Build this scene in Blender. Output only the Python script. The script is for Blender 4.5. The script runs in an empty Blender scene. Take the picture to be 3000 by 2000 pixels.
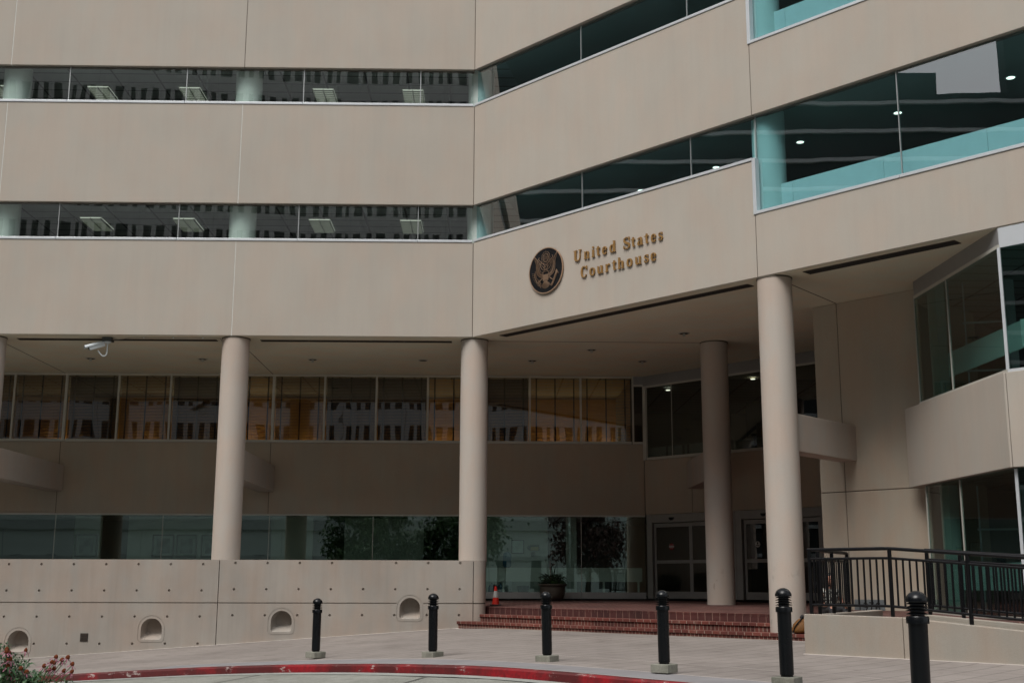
import bpy, bmesh, math, random
from mathutils import Vector, Matrix
random.seed(7)
R=math.radians
sc=bpy.context.scene
COL=sc.collection
# ------------------------------------------------------------------ camera
cam=bpy.data.cameras.new('camera'); camo=bpy.data.objects.new('camera',cam); COL.objects.link(camo)
Mx=((0.9997966,0.0190359,-0.0066583),(-0.0199708,0.9804791,-0.1956065),(0.0028048,0.1956997,0.9806599))
right=Vector([Mx[i][0] for i in range(3)]); fwd=Vector([Mx[i][1] for i in range(3)]); up=Vector([Mx[i][2] for i in range(3)])
m=Matrix.Identity(4)
for i in range(3): m[i][0]=right[i]; m[i][1]=up[i]; m[i][2]=-fwd[i]
m[2][3]=1.5
camo.matrix_world=m
cam.sensor_width=36; cam.lens=42.18; cam.clip_start=.1; cam.clip_end=2000
sc.camera=camo
# ------------------------------------------------------------------ sky and sun (overcast)
w=bpy.data.worlds.new('World'); sc.world=w; w.use_nodes=True
nt=w.node_tree; bg=nt.nodes['Background']
sky=nt.nodes.new('ShaderNodeTexSky'); sky.sky_type='NISHITA'; sky.sun_disc=False
sky.sun_elevation=R(56); sky.sun_rotation=R(-145); sky.dust_density=3.5; sky.air_density=1.2
hs=nt.nodes.new('ShaderNodeHueSaturation'); hs.inputs['Saturation'].default_value=.22
nt.links.new(sky.outputs[0],hs.inputs['Color']); nt.links.new(hs.outputs[0],bg.inputs['Color'])
wtc=nt.nodes.new('ShaderNodeTexCoord'); wsp=nt.nodes.new('ShaderNodeSeparateXYZ'); nt.links.new(wtc.outputs['Generated'],wsp.inputs[0])
wmr=nt.nodes.new('ShaderNodeMapRange'); wmr.inputs['From Min'].default_value=0; wmr.inputs['From Max'].default_value=1; wmr.inputs['To Min'].default_value=.108; wmr.inputs['To Max'].default_value=.138
nt.links.new(wsp.outputs[2],wmr.inputs['Value']); nt.links.new(wmr.outputs[0],bg.inputs['Strength'])  # an overcast sky is brighter overhead than at the horizon
sl=bpy.data.lights.new('sun','SUN'); sl.energy=1.35; sl.angle=R(30); sl.color=(1,.96,.9)
so=bpy.data.objects.new('sun',sl); COL.objects.link(so)
# light comes from behind-left of the camera, high
sd=Vector((math.sin(R(-145))*math.cos(R(56)),math.cos(R(-145))*math.cos(R(56)),math.sin(R(56))))
so.rotation_euler=sd.to_track_quat('Z','Y').to_euler()
sc.view_settings.view_transform='Standard'; sc.view_settings.look='None'
sc.view_settings.gamma=1; sc.view_settings.use_curve_mapping=False
sc.view_settings.exposure=.50
sc.render.engine='CYCLES'
sc.cycles.max_bounces=10; sc.cycles.transparent_max_bounces=16; sc.cycles.diffuse_bounces=5; sc.cycles.glossy_bounces=4
sc.cycles.caustics_reflective=False; sc.cycles.caustics_refractive=False
sc.cycles.sample_clamp_indirect=6
try: sc.cycles.use_denoising=True
except: pass

# ------------------------------------------------------------------ helpers
class MB:
    def __init__(s): s.bm=bmesh.new()
    def face(s,vs):
        vv=[s.bm.verts.new(v) for v in vs]
        try: s.bm.faces.new(vv)
        except: pass
    def box(s,x0,x1,y0,y1,z0,z1):
        s.prism([(x0,y0),(x1,y0),(x1,y1),(x0,y1)],z0,z1); return s
    def prism(s,poly,z0,z1):
        # z0,z1 numbers or functions of (x,y)
        f0=z0 if callable(z0) else (lambda x,y:z0); f1=z1 if callable(z1) else (lambda x,y:z1)
        a=sum(poly[i][0]*poly[(i+1)%len(poly)][1]-poly[(i+1)%len(poly)][0]*poly[i][1] for i in range(len(poly)))
        if a<0: poly=poly[::-1]
        b=[s.bm.verts.new((x,y,f0(x,y))) for x,y in poly]; t=[s.bm.verts.new((x,y,f1(x,y))) for x,y in poly]
        n=len(poly)
        s.bm.faces.new(b[::-1]); s.bm.faces.new(t)
        for i in range(n): s.bm.faces.new((b[i],b[(i+1)%n],t[(i+1)%n],t[i]))
        return s
    def fbox(s,fr,t0,t1,o0,o1,z0,z1):
        p=[fr.xy(t0,o0),fr.xy(t1,o0),fr.xy(t1,o1),fr.xy(t0,o1)]
        return s.prism(p,z0,z1)
    def obox(s,c,ax,ay,az):
        # box from centre and three half-axis vectors
        c=Vector(c);ax=Vector(ax);ay=Vector(ay);az=Vector(az)
        v=[s.bm.verts.new(c+ax*i+ay*j+az*k) for k in(-1,1) for j in(-1,1) for i in(-1,1)]
        F=((0,2,3,1),(4,5,7,6),(0,1,5,4),(2,6,7,3),(0,4,6,2),(1,3,7,5))
        for f in F: s.bm.faces.new([v[i] for i in f])
        return s
    def lathe(s,prof,c=(0,0,0),seg=24,axis=None,cap=True):
        # prof: list of (r,z)
        c=Vector(c); Q=Matrix.Identity(3)
        if axis is not None: Q=Vector(axis).to_track_quat('Z','Y').to_matrix()
        rings=[]
        for r,z in prof:
            rings.append([s.bm.verts.new(c+Q@Vector((r*math.cos(2*math.pi*k/seg),r*math.sin(2*math.pi*k/seg),z))) for k in range(seg)])
        for a,b in zip(rings,rings[1:]):
            for k in range(seg): s.bm.faces.new((a[k],a[(k+1)%seg],b[(k+1)%seg],b[k]))
        if cap:
            s.bm.faces.new(rings[0][::-1]); s.bm.faces.new(rings[-1])
        return s
    def cyl(s,c,r,z0,z1,seg=24): return s.lathe([(r,z0),(r,z1)],c,seg)
    def tube(s,pts,r,seg=8,r2=None):
        pts=[Vector(p) for p in pts]; n=len(pts); rings=[]
        prev=None
        for i,p in enumerate(pts):
            d=(pts[min(i+1,n-1)]-pts[max(i-1,0)]).normalized()
            if prev is None:
                u=d.orthogonal().normalized()
            else:
                u=(prev-d*prev.dot(d)); u=u.normalized() if u.length>1e-6 else d.orthogonal().normalized()
            prev=u; v=d.cross(u)
            rr=r if r2 is None else r+(r2-r)*i/(n-1)
            rings.append([s.bm.verts.new(p+u*rr*math.cos(2*math.pi*k/seg)+v*rr*math.sin(2*math.pi*k/seg)) for k in range(seg)])
        for a,b in zip(rings,rings[1:]):
            for k in range(seg): s.bm.faces.new((a[k],a[(k+1)%seg],b[(k+1)%seg],b[k]))
        s.bm.faces.new(rings[0][::-1]); s.bm.faces.new(rings[-1])
        return s
    def extr(s,pts,fr,o0,o1):
        # polygon given as (t,z) in a facade frame, extruded from o0 to o1
        a=[s.bm.verts.new(fr(t,o0,z)) for t,z in pts]; b=[s.bm.verts.new(fr(t,o1,z)) for t,z in pts]
        n=len(pts)
        s.bm.faces.new(a); s.bm.faces.new(b[::-1])
        for i in range(n): s.bm.faces.new((a[i],b[i],b[(i+1)%n],a[(i+1)%n]))
        return s
    def ribbon(s,pts,ws,fr,o0,o1):
        # variable width stroke in a facade frame as one extruded shape (quads)
        n=len(pts);L=[];Rr=[]
        for i in range(n):
            x0,y0=pts[max(i-1,0)];x1,y1=pts[min(i+1,n-1)];d=math.hypot(x1-x0,y1-y0) or 1
            nx,ny=-(y1-y0)/d,(x1-x0)/d;w_=ws[i]/2 if isinstance(ws,(list,tuple)) else ws/2
            L.append((pts[i][0]+nx*w_,pts[i][1]+ny*w_));Rr.append((pts[i][0]-nx*w_,pts[i][1]-ny*w_))
        def V(q,o): return s.bm.verts.new(fr(q[0],o,q[1]))
        lf=[V(q,o1) for q in L];rf=[V(q,o1) for q in Rr];lb=[V(q,o0) for q in L];rb=[V(q,o0) for q in Rr]
        for i in range(n-1):
            s.bm.faces.new((lf[i],lf[i+1],rf[i+1],rf[i])); s.bm.faces.new((lb[i],rb[i],rb[i+1],lb[i+1]))
            s.bm.faces.new((lf[i],lb[i],lb[i+1],lf[i+1])); s.bm.faces.new((rf[i],rf[i+1],rb[i+1],rb[i]))
        s.bm.faces.new((lf[0],rf[0],rb[0],lb[0])); s.bm.faces.new((lf[-1],lb[-1],rb[-1],rf[-1]))
        return s
    def done(s,name,mat,parent=None,loc=None,smooth=False,bevel=0):
        org=Vector(loc) if loc is not None else (ORG[parent.name].copy() if parent is not None else Vector((0,0,0)))
        for v in s.bm.verts: v.co-=org
        bmesh.ops.recalc_face_normals(s.bm,faces=s.bm.faces)
        me=bpy.data.meshes.new(name); s.bm.to_mesh(me); s.bm.free()
        if isinstance(mat,(list,tuple)):
            for q in mat: me.materials.append(q)
        elif mat is not None: me.materials.append(mat)
        if smooth:
            for p in me.polygons: p.use_smooth=True
            if smooth!='all':
                me.set_sharp_from_angle(angle=R(40))
        o=bpy.data.objects.new(name,me); COL.objects.link(o)
        if parent is not None:
            o.parent=parent
            ORG[o.name]=ORG[parent.name].copy() if loc is None else Vector(loc)
            if loc is not None: o.location=Vector(loc)-ORG[parent.name]
        else:
            o.location=org; ORG[o.name]=org
        if bevel:
            bv=o.modifiers.new('bevel','BEVEL'); bv.width=bevel; bv.segments=2; bv.limit_method='ANGLE'; bv.harden_normals=False
        return o
ORG={}
def empty(name,loc,label=None,cat=None,group=None,rz=0):
    o=bpy.data.objects.new(name,None); COL.objects.link(o); o.location=loc; o.rotation_euler=(0,0,rz)
    o.empty_display_size=.2; ORG[o.name]=Vector(loc)
    tag(o,label,cat,group); return o
def tag(o,label=None,cat=None,group=None,kind=None):
    if label: o['label']=label
    if cat: o['category']=cat
    if group: o['group']=group
    if kind: o['kind']=kind
    return o
def copy_tree(o,parent=None):
    c=o.copy(); COL.objects.link(c)
    if parent is not None: c.parent=parent
    for ch in list(o.children): copy_tree(ch,c)
    return c
class Frame:
    def __init__(s,ox,oy,ang):   # ang = angle of the wall line below the x axis; n points to the street
        s.ox,s.oy=ox,oy; s.d=(math.cos(ang),-math.sin(ang)); s.n=(-math.sin(ang),-math.cos(ang))
    def xy(s,t,o=0): return (s.ox+s.d[0]*t+s.n[0]*o, s.oy+s.d[1]*t+s.n[1]*o)
    def __call__(s,t,o,z): x,y=s.xy(t,o); return (x,y,z)
ANG=R(47)
CX,CY=-.457,32.0
FA=Frame(CX,CY,0); FB=Frame(CX,CY,ANG)
BW=Frame(0,38.17,0)                     # back wall of the arcade, t = x
ID=Frame(4.973,38.17,ANG); TW=Frame(7.793,28.123,ANG)
def catmull(P,n=8,closed=False):
    out=[];N=len(P)
    g=(lambda i:P[i%N]) if closed else (lambda i:P[max(0,min(N-1,i))])
    for i in range(N if closed else N-1):
        p0,p1,p2,p3=g(i-1),g(i),g(i+1),g(i+2)
        for k in range(n):
            t=k/n
            out.append(tuple(.5*((2*b)+(-a+c)*t+(2*a-5*b+4*c-d)*t*t+(-a+3*b-3*c+d)*t**3) for a,b,c,d in zip(p0,p1,p2,p3)))
    if not closed: out.append(tuple(P[-1]))
    return out

# ------------------------------------------------------------------ materials
def newmat(name):
    m=bpy.data.materials.new(name); m.use_nodes=True; return m,m.node_tree,m.node_tree.nodes['Principled BSDF']
def nd(nt,t,**k):
    n=nt.nodes.new(t)
    for a,b in k.items():
        if a in n.inputs: n.inputs[a].default_value=b
        else: setattr(n,a,b)
    return n
def noise(nt,scale,detail=4,sc3=(1,1,1),rough=.55,rot=(0,0,0)):
    tc=nd(nt,'ShaderNodeNewGeometry'); mp=nd(nt,'ShaderNodeMapping'); mp.inputs['Scale'].default_value=sc3; mp.inputs['Rotation'].default_value=rot
    nt.links.new(tc.outputs['Position'],mp.inputs[0]); n=nd(nt,'ShaderNodeTexNoise'); n.inputs['Scale'].default_value=scale
    n.inputs['Detail'].default_value=detail; n.inputs['Roughness'].default_value=rough
    nt.links.new(mp.outputs[0],n.inputs['Vector']); return n
def ramp(nt,src,a,b,ca,cb):
    r=nd(nt,'ShaderNodeValToRGB'); r.color_ramp.elements[0].position=a; r.color_ramp.elements[1].position=b
    r.color_ramp.elements[0].color=(*ca,1); r.color_ramp.elements[1].color=(*cb,1); nt.links.new(src,r.inputs[0]); return r
def mixc(nt,f,a,b,typ='MIX'):
    mx=nd(nt,'ShaderNodeMix',data_type='RGBA',blend_type=typ)
    for s,v in((mx.inputs[0],f),(mx.inputs[6],a),(mx.inputs[7],b)):
        if hasattr(v,'links') or hasattr(v,'is_linked'): nt.links.new(v,s)
        else: s.default_value=v if not isinstance(v,tuple) else (*v,1)
    return mx.outputs[2]
def bump(nt,bs,h,dist=.01,st=.5):
    b=nd(nt,'ShaderNodeBump'); b.inputs['Strength'].default_value=st; b.inputs['Distance'].default_value=dist
    nt.links.new(h,b.inputs['Height']); nt.links.new(b.outputs[0],bs.inputs['Normal']); return b
def concrete(name,c,var=.06,streak=.05,rough=.85,bs_=.35,grain=.05,tint=(1.05,.97,.93)):
    m,nt,bs=newmat(name)
    n1=noise(nt,.55,5); n2=noise(nt,3.2,4,(1,1,.10)); n3=noise(nt,55,3); n4=noise(nt,1.7,3,(1,1,.5))
    lo=tuple(x*(1-var) for x in c); hi=tuple(min(1,x*(1+var)) for x in c)
    a=ramp(nt,n1.outputs[0],.3,.7,lo,hi).outputs[0]
    s=ramp(nt,n2.outputs[0],.35,.65,(1-streak,)*3,(1,1,1)).outputs[0]
    a=mixc(nt,1.0,a,s,'MULTIPLY')
    t=ramp(nt,n4.outputs[0],.4,.62,(1,1,1),tint).outputs[0]
    a=mixc(nt,1.0,a,t,'MULTIPLY')
    n7=noise(nt,9,5,(1,1,.05),.65)
    a=mixc(nt,1.0,a,ramp(nt,n7.outputs[0],.36,.5,(1-streak*.6,)*3,(1,1,1)).outputs[0],'MULTIPLY')
    g=ramp(nt,n3.outputs[0],.3,.7,(1-grain,)*3,(1+0*grain,)*3).outputs[0]
    a=mixc(nt,1.0,a,g,'MULTIPLY')
    nt.links.new(a,bs.inputs['Base Color']); bs.inputs['Roughness'].default_value=rough
    bs.inputs['Specular IOR Level'].default_value=.25
    bump(nt,bs,n3.outputs[0],.004,bs_)
    return m
def plain(name,c,rough=.5,metal=0,var=.08,sc_=6,spec=.5,bmp=0):
    m,nt,bs=newmat(name); n=noise(nt,sc_,4)
    a=ramp(nt,n.outputs[0],.3,.7,tuple(x*(1-var) for x in c),tuple(min(1,x*(1+var)) for x in c)).outputs[0]
    nt.links.new(a,bs.inputs['Base Color']); bs.inputs['Roughness'].default_value=rough; bs.inputs['Metallic'].default_value=metal
    bs.inputs['Specular IOR Level'].default_value=spec
    if bmp: bump(nt,bs,n.outputs[0],.01,bmp)
    return m
def emit(name,c,s):
    m,nt,bs=newmat(name); bs.inputs['Base Color'].default_value=(*c,1); bs.inputs['Emission Color'].default_value=(*c,1); bs.inputs['Emission Strength'].default_value=s; return m
def glass(name,tint,ior=1.75,wav=.12,refl=(1,1,1)):
    m=bpy.data.materials.new(name); m.use_nodes=True; nt=m.node_tree; nt.nodes.clear()
    out=nd(nt,'ShaderNodeOutputMaterial'); mx=nd(nt,'ShaderNodeMixShader'); tr=nd(nt,'ShaderNodeBsdfTransparent'); gl=nd(nt,'ShaderNodeBsdfGlossy')
    tr.inputs[0].default_value=(*tint,1); gl.inputs['Roughness'].default_value=.0; gl.inputs['Color'].default_value=(*refl,1)
    fr=nd(nt,'ShaderNodeFresnel'); fr.inputs['IOR'].default_value=ior
    ge=nd(nt,'ShaderNodeNewGeometry'); iv=nd(nt,'ShaderNodeMath',operation='SUBTRACT'); iv.inputs[0].default_value=1
    nt.links.new(ge.outputs['Backfacing'],iv.inputs[1]); mu=nd(nt,'ShaderNodeMath',operation='MULTIPLY')
    n=noise(nt,.9,1,(1,1,.35)); b=nd(nt,'ShaderNodeBump'); b.inputs['Strength'].default_value=wav; b.inputs['Distance'].default_value=.02
    nt.links.new(n.outputs[0],b.inputs['Height']); nt.links.new(b.outputs[0],gl.inputs['Normal'])
    nt.links.new(fr.outputs[0],mu.inputs[0]); nt.links.new(iv.outputs[0],mu.inputs[1]); nt.links.new(mu.outputs[0],mx.inputs[0])
    nt.links.new(tr.outputs[0],mx.inputs[1]); nt.links.new(gl.outputs[0],mx.inputs[2]); nt.links.new(mx.outputs[0],out.inputs[0])
    return m
WALLC=(.43,.392,.343)
M_wall=concrete('tan precast concrete',WALLC,.035,.025,tint=(1.03,.985,.965))
M_wallshade=concrete('tan concrete with arcade shade',(.43,.38,.31),.04,.03)  # wall concrete darkened and yellowed: arcade shade and warm bounce put into the colour
M_plinth=concrete('cast concrete plinth',(.345,.315,.28),.09,.07,bs_=.6,grain=.09)
M_soff=concrete('soffit stucco',(.68,.655,.53),.05,0,grain=.1)
M_col=concrete('column concrete',(.46,.415,.37),.04,.03)
nt_=M_col.node_tree; bs_=nt_.nodes['Principled BSDF']; src=bs_.inputs['Base Color'].links[0].from_socket
n1=noise(nt_,5.5,4,(1,1,.45),.6); sc_=ramp(nt_,n1.outputs[0],.60,.66,(0,0,0),(.45,.45,.45))
ge=nd(nt_,'ShaderNodeNewGeometry'); sp=nd(nt_,'ShaderNodeSeparateXYZ'); nt_.links.new(ge.outputs['Position'],sp.inputs[0])
mr=nd(nt_,'ShaderNodeMapRange'); mr.inputs['From Min'].default_value=1.9; mr.inputs['From Max'].default_value=1.2; nt_.links.new(sp.outputs[2],mr.inputs['Value'])
mm=nd(nt_,'ShaderNodeMath',operation='MULTIPLY'); nt_.links.new(sc_.outputs[0],mm.inputs[0]); nt_.links.new(mr.outputs[0],mm.inputs[1])
nt_.links.new(mixc(nt_,mm.outputs[0],src,(.13,.11,.09)),bs_.inputs['Base Color'])   # scuffs at hand and trolley height
M_seal=plain('sealant',(.55,.55,.52),.8); M_seald=plain('dark sealant',(.12,.10,.08),.8)
M_alu=plain('white aluminium',(.62,.65,.68),.35,.3,.05,2); M_alug=plain('grey aluminium',(.50,.49,.44),.45,.1,.06,2)
M_aluf=plain('anodised door aluminium',(.30,.295,.28),.4,.3,.06,3)
M_fasc=plain('grey fascia panel',(.30,.30,.30),.4,.4,.05,2)
M_gA=glass('office window glass',(.90,.95,.935),2.5,.16); M_gB=glass('teal window glass',(.74,.905,.925),2.6,.14)
M_gL=glass('blinds window glass',(.85,.84,.80),1.95,.20); M_gG=glass('lobby glass',(.82,.91,.87),2.5,.10,(.82,1,.93))
M_gD=glass('door glass',(.62,.66,.64),1.7,.05); M_gT=glass('bay window glass',(.54,.68,.66),1.9,.10)
M_ceil=None
def tilemat(name,c,gx,gy,lw,lc,rot=0):
    m,nt,bs=newmat(name); tc=nd(nt,'ShaderNodeNewGeometry'); mp=nd(nt,'ShaderNodeMapping'); mp.inputs['Rotation'].default_value=(0,0,rot)
    nt.links.new(tc.outputs['Position'],mp.inputs[0])
    br=nd(nt,'ShaderNodeTexBrick',offset=0.0); br.inputs['Scale'].default_value=1; br.inputs['Mortar Size'].default_value=lw; br.inputs['Brick Width'].default_value=gx; br.inputs['Row Height'].default_value=gy
    br.inputs['Color1'].default_value=(*c,1); br.inputs['Color2'].default_value=(*[x*.93 for x in c],1); br.inputs['Mortar'].default_value=(*lc,1); br.inputs['Mortar Smooth'].default_value=0
    nt.links.new(mp.outputs[0],br.inputs['Vector']); nt.links.new(br.outputs[0],bs.inputs['Base Color']); bs.inputs['Roughness'].default_value=.9; return m
M_ceil=tilemat('office ceiling tiles',(.36,.38,.36),1.22,.61,.03,(.10,.10,.10))
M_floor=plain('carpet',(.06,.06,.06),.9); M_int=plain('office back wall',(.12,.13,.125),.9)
M_intcol=plain('white painted column',(.80,.84,.80),.6,0,.02); M_guard=plain('white guard panel',(.80,.84,.83),.6,0,.03)
M_black=plain('black powder coat',(.005,.0055,.007),.3,0,.2,8,.3); M_rail=plain('black railing paint',(.004,.004,.005),.28,0,.2,10,.3)
M_dark=plain('dark recess',(.015,.012,.01),.9); M_rust=plain('rusty vent metal',(.045,.03,.02),.7,0,.4,12)

def brickmat(name,fr,plane,bw,rh,off,mort=.012,c1=(.115,.022,.016),c2=(.055,.012,.010),cm=(.42,.34,.27),stain=.5,horiz=False):
    m,nt,bs=newmat(name); ge=nd(nt,'ShaderNodeNewGeometry')
    du=nd(nt,'ShaderNodeVectorMath',operation='DOT_PRODUCT'); du.inputs[1].default_value=(fr.d[0],fr.d[1],0); nt.links.new(ge.outputs['Position'],du.inputs[0])
    dv=nd(nt,'ShaderNodeVectorMath',operation='DOT_PRODUCT'); dv.inputs[1].default_value=(fr.n[0],fr.n[1],0) if plane=='floor' else (0,0,1); nt.links.new(ge.outputs['Position'],dv.inputs[0])
    ad=nd(nt,'ShaderNodeMath',operation='ADD'); ad.inputs[1].default_value=off; nt.links.new(dv.outputs['Value'],ad.inputs[0])
    cb=nd(nt,'ShaderNodeCombineXYZ'); nt.links.new(du.outputs['Value'],cb.inputs[0]); nt.links.new(ad.outputs[0],cb.inputs[1])
    wn=noise(nt,9,2); wm=nd(nt,'ShaderNodeVectorMath',operation='SCALE'); wm.inputs['Scale'].default_value=.012; nt.links.new(wn.outputs['Color'],wm.inputs[0])
    va=nd(nt,'ShaderNodeVectorMath',operation='ADD'); nt.links.new(cb.outputs[0],va.inputs[0]); nt.links.new(wm.outputs[0],va.inputs[1])
    br=nd(nt,'ShaderNodeTexBrick',offset=0.0 if plane!='floor' else .5); br.inputs['Scale'].default_value=1; br.inputs['Mortar Size'].default_value=mort; br.inputs['Brick Width'].default_value=bw; br.inputs['Row Height'].default_value=rh
    br.inputs['Color1'].default_value=(*c1,1); br.inputs['Color2'].default_value=(*c2,1); br.inputs['Mortar'].default_value=(*cm,1); br.inputs['Mortar Smooth'].default_value=.3; br.inputs['Bias'].default_value=-.1
    nt.links.new(va.outputs[0],br.inputs['Vector'])
    n=noise(nt,1.6,4); r=ramp(nt,n.outputs[0],.52,.72,(0,0,0),(stain,)*3); 
    n2=noise(nt,14,4); r2=ramp(nt,n2.outputs[0],.42,.6,(0,0,0),(1,1,1))
    f=nd(nt,'ShaderNodeMath',operation='MULTIPLY'); nt.links.new(r.outputs[0],f.inputs[0]); nt.links.new(r2.outputs[0],f.inputs[1])
    a=mixc(nt,f.outputs[0],br.outputs[0],(.20,.15,.12))
    n3=noise(nt,.8,3); r3=ramp(nt,n3.outputs[0],.35,.7,(.55,.5,.5),(1,1,1)); a=mixc(nt,1.0,a,r3.outputs[0],'MULTIPLY')
    nt.links.new(a,bs.inputs['Base Color']); bs.inputs['Roughness'].default_value=.75
    iv=nd(nt,'ShaderNodeMath',operation='SUBTRACT'); iv.inputs[0].default_value=1; nt.links.new(br.outputs['Fac'],iv.inputs[1]); bump(nt,bs,iv.outputs[0],.006,.8)
    return m
# ------------------------------------------------------------------ ground
def g(x,y):
    u=x+.2
    s=.5*(u-math.sqrt(u*u+.5))           # smooth min(0,u)
    s=max(s,-14)
    d=max(0,min(1,(min(32-y,offB(x,y)-.25)-.8)/3.0)); d=d*d*(3-2*d)      # falls gently towards the kerb
    return .345+.071*s-.055*d
def offB(x,y): return (x-CX)*FB.n[0]+(y-CY)*FB.n[1]
def zdeck(x,y): return .83+.02*max(0,min(10,-.6-offB(x,y)))
M_road,nt_,bs_=newmat('road concrete')
n1=noise(nt_,.7,5);n2=noise(nt_,60,3,rough=.8);n3=noise(nt_,5,5)
a_=ramp(nt_,n1.outputs[0],.3,.7,(.22,.225,.20),(.30,.305,.275)).outputs[0]
a_=mixc(nt_,1.0,a_,ramp(nt_,n2.outputs[0],.25,.75,(.62,.62,.62),(1.25,1.25,1.25)).outputs[0],'MULTIPLY')
a_=mixc(nt_,1.0,a_,ramp(nt_,n3.outputs[0],.35,.6,(.82,.82,.8),(1,1,1)).outputs[0],'MULTIPLY')
nt_.links.new(a_,bs_.inputs['Base Color']); bs_.inputs['Roughness'].default_value=.85; bump(nt_,bs_,n2.outputs[0],.006,.5)
b=MB(); xs=[-150,-80,-50,-35]+[-30+i*1.5 for i in range(34)]+[25,40,80,150]; ys=[-160,-100,-60,-30,-15]+[-8+i*1.6 for i in range(38)]+[60,90,150]
V=[[b.bm.verts.new((x,y,g(x,y)-.125)) for x in xs] for y in ys]
for i in range(len(ys)-1):
    for j in range(len(xs)-1): b.bm.faces.new((V[i][j],V[i][j+1],V[i+1][j+1],V[i+1][j]))
tag(b.done('road',M_road,smooth='all'),kind='structure')
curbP=catmull([(-30,23.6),(-20,24.05),(-13,24.25),(-8.6,23.85),(-5.8,23.05),(-4.1,22.1),(-2.9,21.15),(-1.88,20.15),(-.85,18.95),(0.15,17.85),(1.0,16.85),(1.8,15.8),(2.6,14.75),(3.5,13.2),(4.3,11.4),(4.9,9.4),(5.3,7),(5.5,3),(5.6,-6)],8)
def cnorm(P,i):
    a=P[max(i-1,0)];c=P[min(i+1,len(P)-1)];d=math.hypot(c[0]-a[0],c[1]-a[1]); return (-(c[1]-a[1])/d*1,(c[0]-a[0])/d*1)   # towards the building
# sidewalk
M_pave,nt_,bs_=newmat('pinkish pavers')
ge=nd(nt_,'ShaderNodeNewGeometry');mp=nd(nt_,'ShaderNodeMapping');mp.inputs['Rotation'].default_value=(0,0,R(-50));nt_.links.new(ge.outputs['Position'],mp.inputs[0])
br=nd(nt_,'ShaderNodeTexBrick',offset=.5);br.inputs['Scale'].default_value=1;br.inputs['Brick Width'].default_value=1.2;br.inputs['Row Height'].default_value=.42;br.inputs['Mortar Size'].default_value=.016;br.inputs['Mortar Smooth'].default_value=.3
br.inputs['Color1'].default_value=(.255,.230,.210,1);br.inputs['Color2'].default_value=(.243,.219,.201,1);br.inputs['Mortar'].default_value=(.135,.118,.108,1);nt_.links.new(mp.outputs[0],br.inputs['Vector'])
n1=noise(nt_,.45,5);n2=noise(nt_,45,3);n3=noise(nt_,3,5)
a_=mixc(nt_,1.0,br.outputs[0],ramp(nt_,n1.outputs[0],.35,.68,(.86,.84,.84),(1.1,1.08,1.08)).outputs[0],'MULTIPLY')
a_=mixc(nt_,1.0,a_,ramp(nt_,n2.outputs[0],.3,.7,(.88,.88,.88),(1.1,1.1,1.1)).outputs[0],'MULTIPLY')
a_=mixc(nt_,1.0,a_,ramp(nt_,n3.outputs[0],.35,.5,(.90,.89,.88),(1,1,1)).outputs[0],'MULTIPLY')
n5=noise(nt_,7,2,rough=.4);n6=noise(nt_,.9,6,rough=.7)
a_=mixc(nt_,1.0,a_,ramp(nt_,n5.outputs[0],.27,.30,(.72,.70,.68),(1,1,1)).outputs[0],'MULTIPLY')
a_=mixc(nt_,1.0,a_,ramp(nt_,n6.outputs[0],.33,.47,(.86,.85,.84),(1,1,1)).outputs[0],'MULTIPLY')
nt_.links.new(a_,bs_.inputs['Base Color']);bs_.inputs['Roughness'].default_value=.8;bump(nt_,bs_,n2.outputs[0],.003,.4)
b=MB();rows=[];NV=60
for i in range(0,len(curbP),2):
    p=curbP[i];k=i/(len(curbP)-1);th=R(90-95*max(0,min(1,(k-.35)/.6))); nx,ny=cnorm(curbP,i)
    p=(p[0]+nx*.15,p[1]+ny*.15)
    dx,dy=math.cos(th),math.sin(th)
    rows.append([b.bm.verts.new((p[0]+dx*30*(j/NV)**1.3,p[1]+dy*30*(j/NV)**1.3,g(p[0]+dx*30*(j/NV)**1.3,p[1]+dy*30*(j/NV)**1.3))) for j in range(NV+1)])
for r0,r1 in zip(rows,rows[1:]):
    for j in range(NV): b.bm.faces.new((r0[j],r0[j+1],r1[j+1],r1[j]))
tag(b.done('sidewalk',M_pave,smooth='all'),kind='structure')
# border band of greyer pavers along the kerb with a pale joint
M_band=plain('grey border pavers',(.225,.217,.222),.8,0,.1,2,.3); M_pale=plain('pale mortar',(.55,.50,.46),.85)
def strip(name,o0,o1,dz,mat,i0=0,i1=None,P=curbP):
    b=MB();L=[];i1=i1 or len(P)
    for i in range(i0,i1):
        nx,ny=cnorm(P,i);q=[]
        for o in(o0,o1):
            x,y=P[i][0]+nx*o,P[i][1]+ny*o;q.append(b.bm.verts.new((x,y,g(x,y)+dz)))
        L.append(q)
    for a,c in zip(L,L[1:]): b.bm.faces.new((a[0],a[1],c[1],c[0]))
    return tag(b.done(name,mat,smooth='all'),kind='structure')
strip('sidewalk_border',.17,1.0,.004,M_band,30,112)
strip('sidewalk_joint',1.0,1.022,.006,M_pale,30,112)
strip('sidewalk_joint',2.6,2.615,.006,M_pale,56,120)
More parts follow.
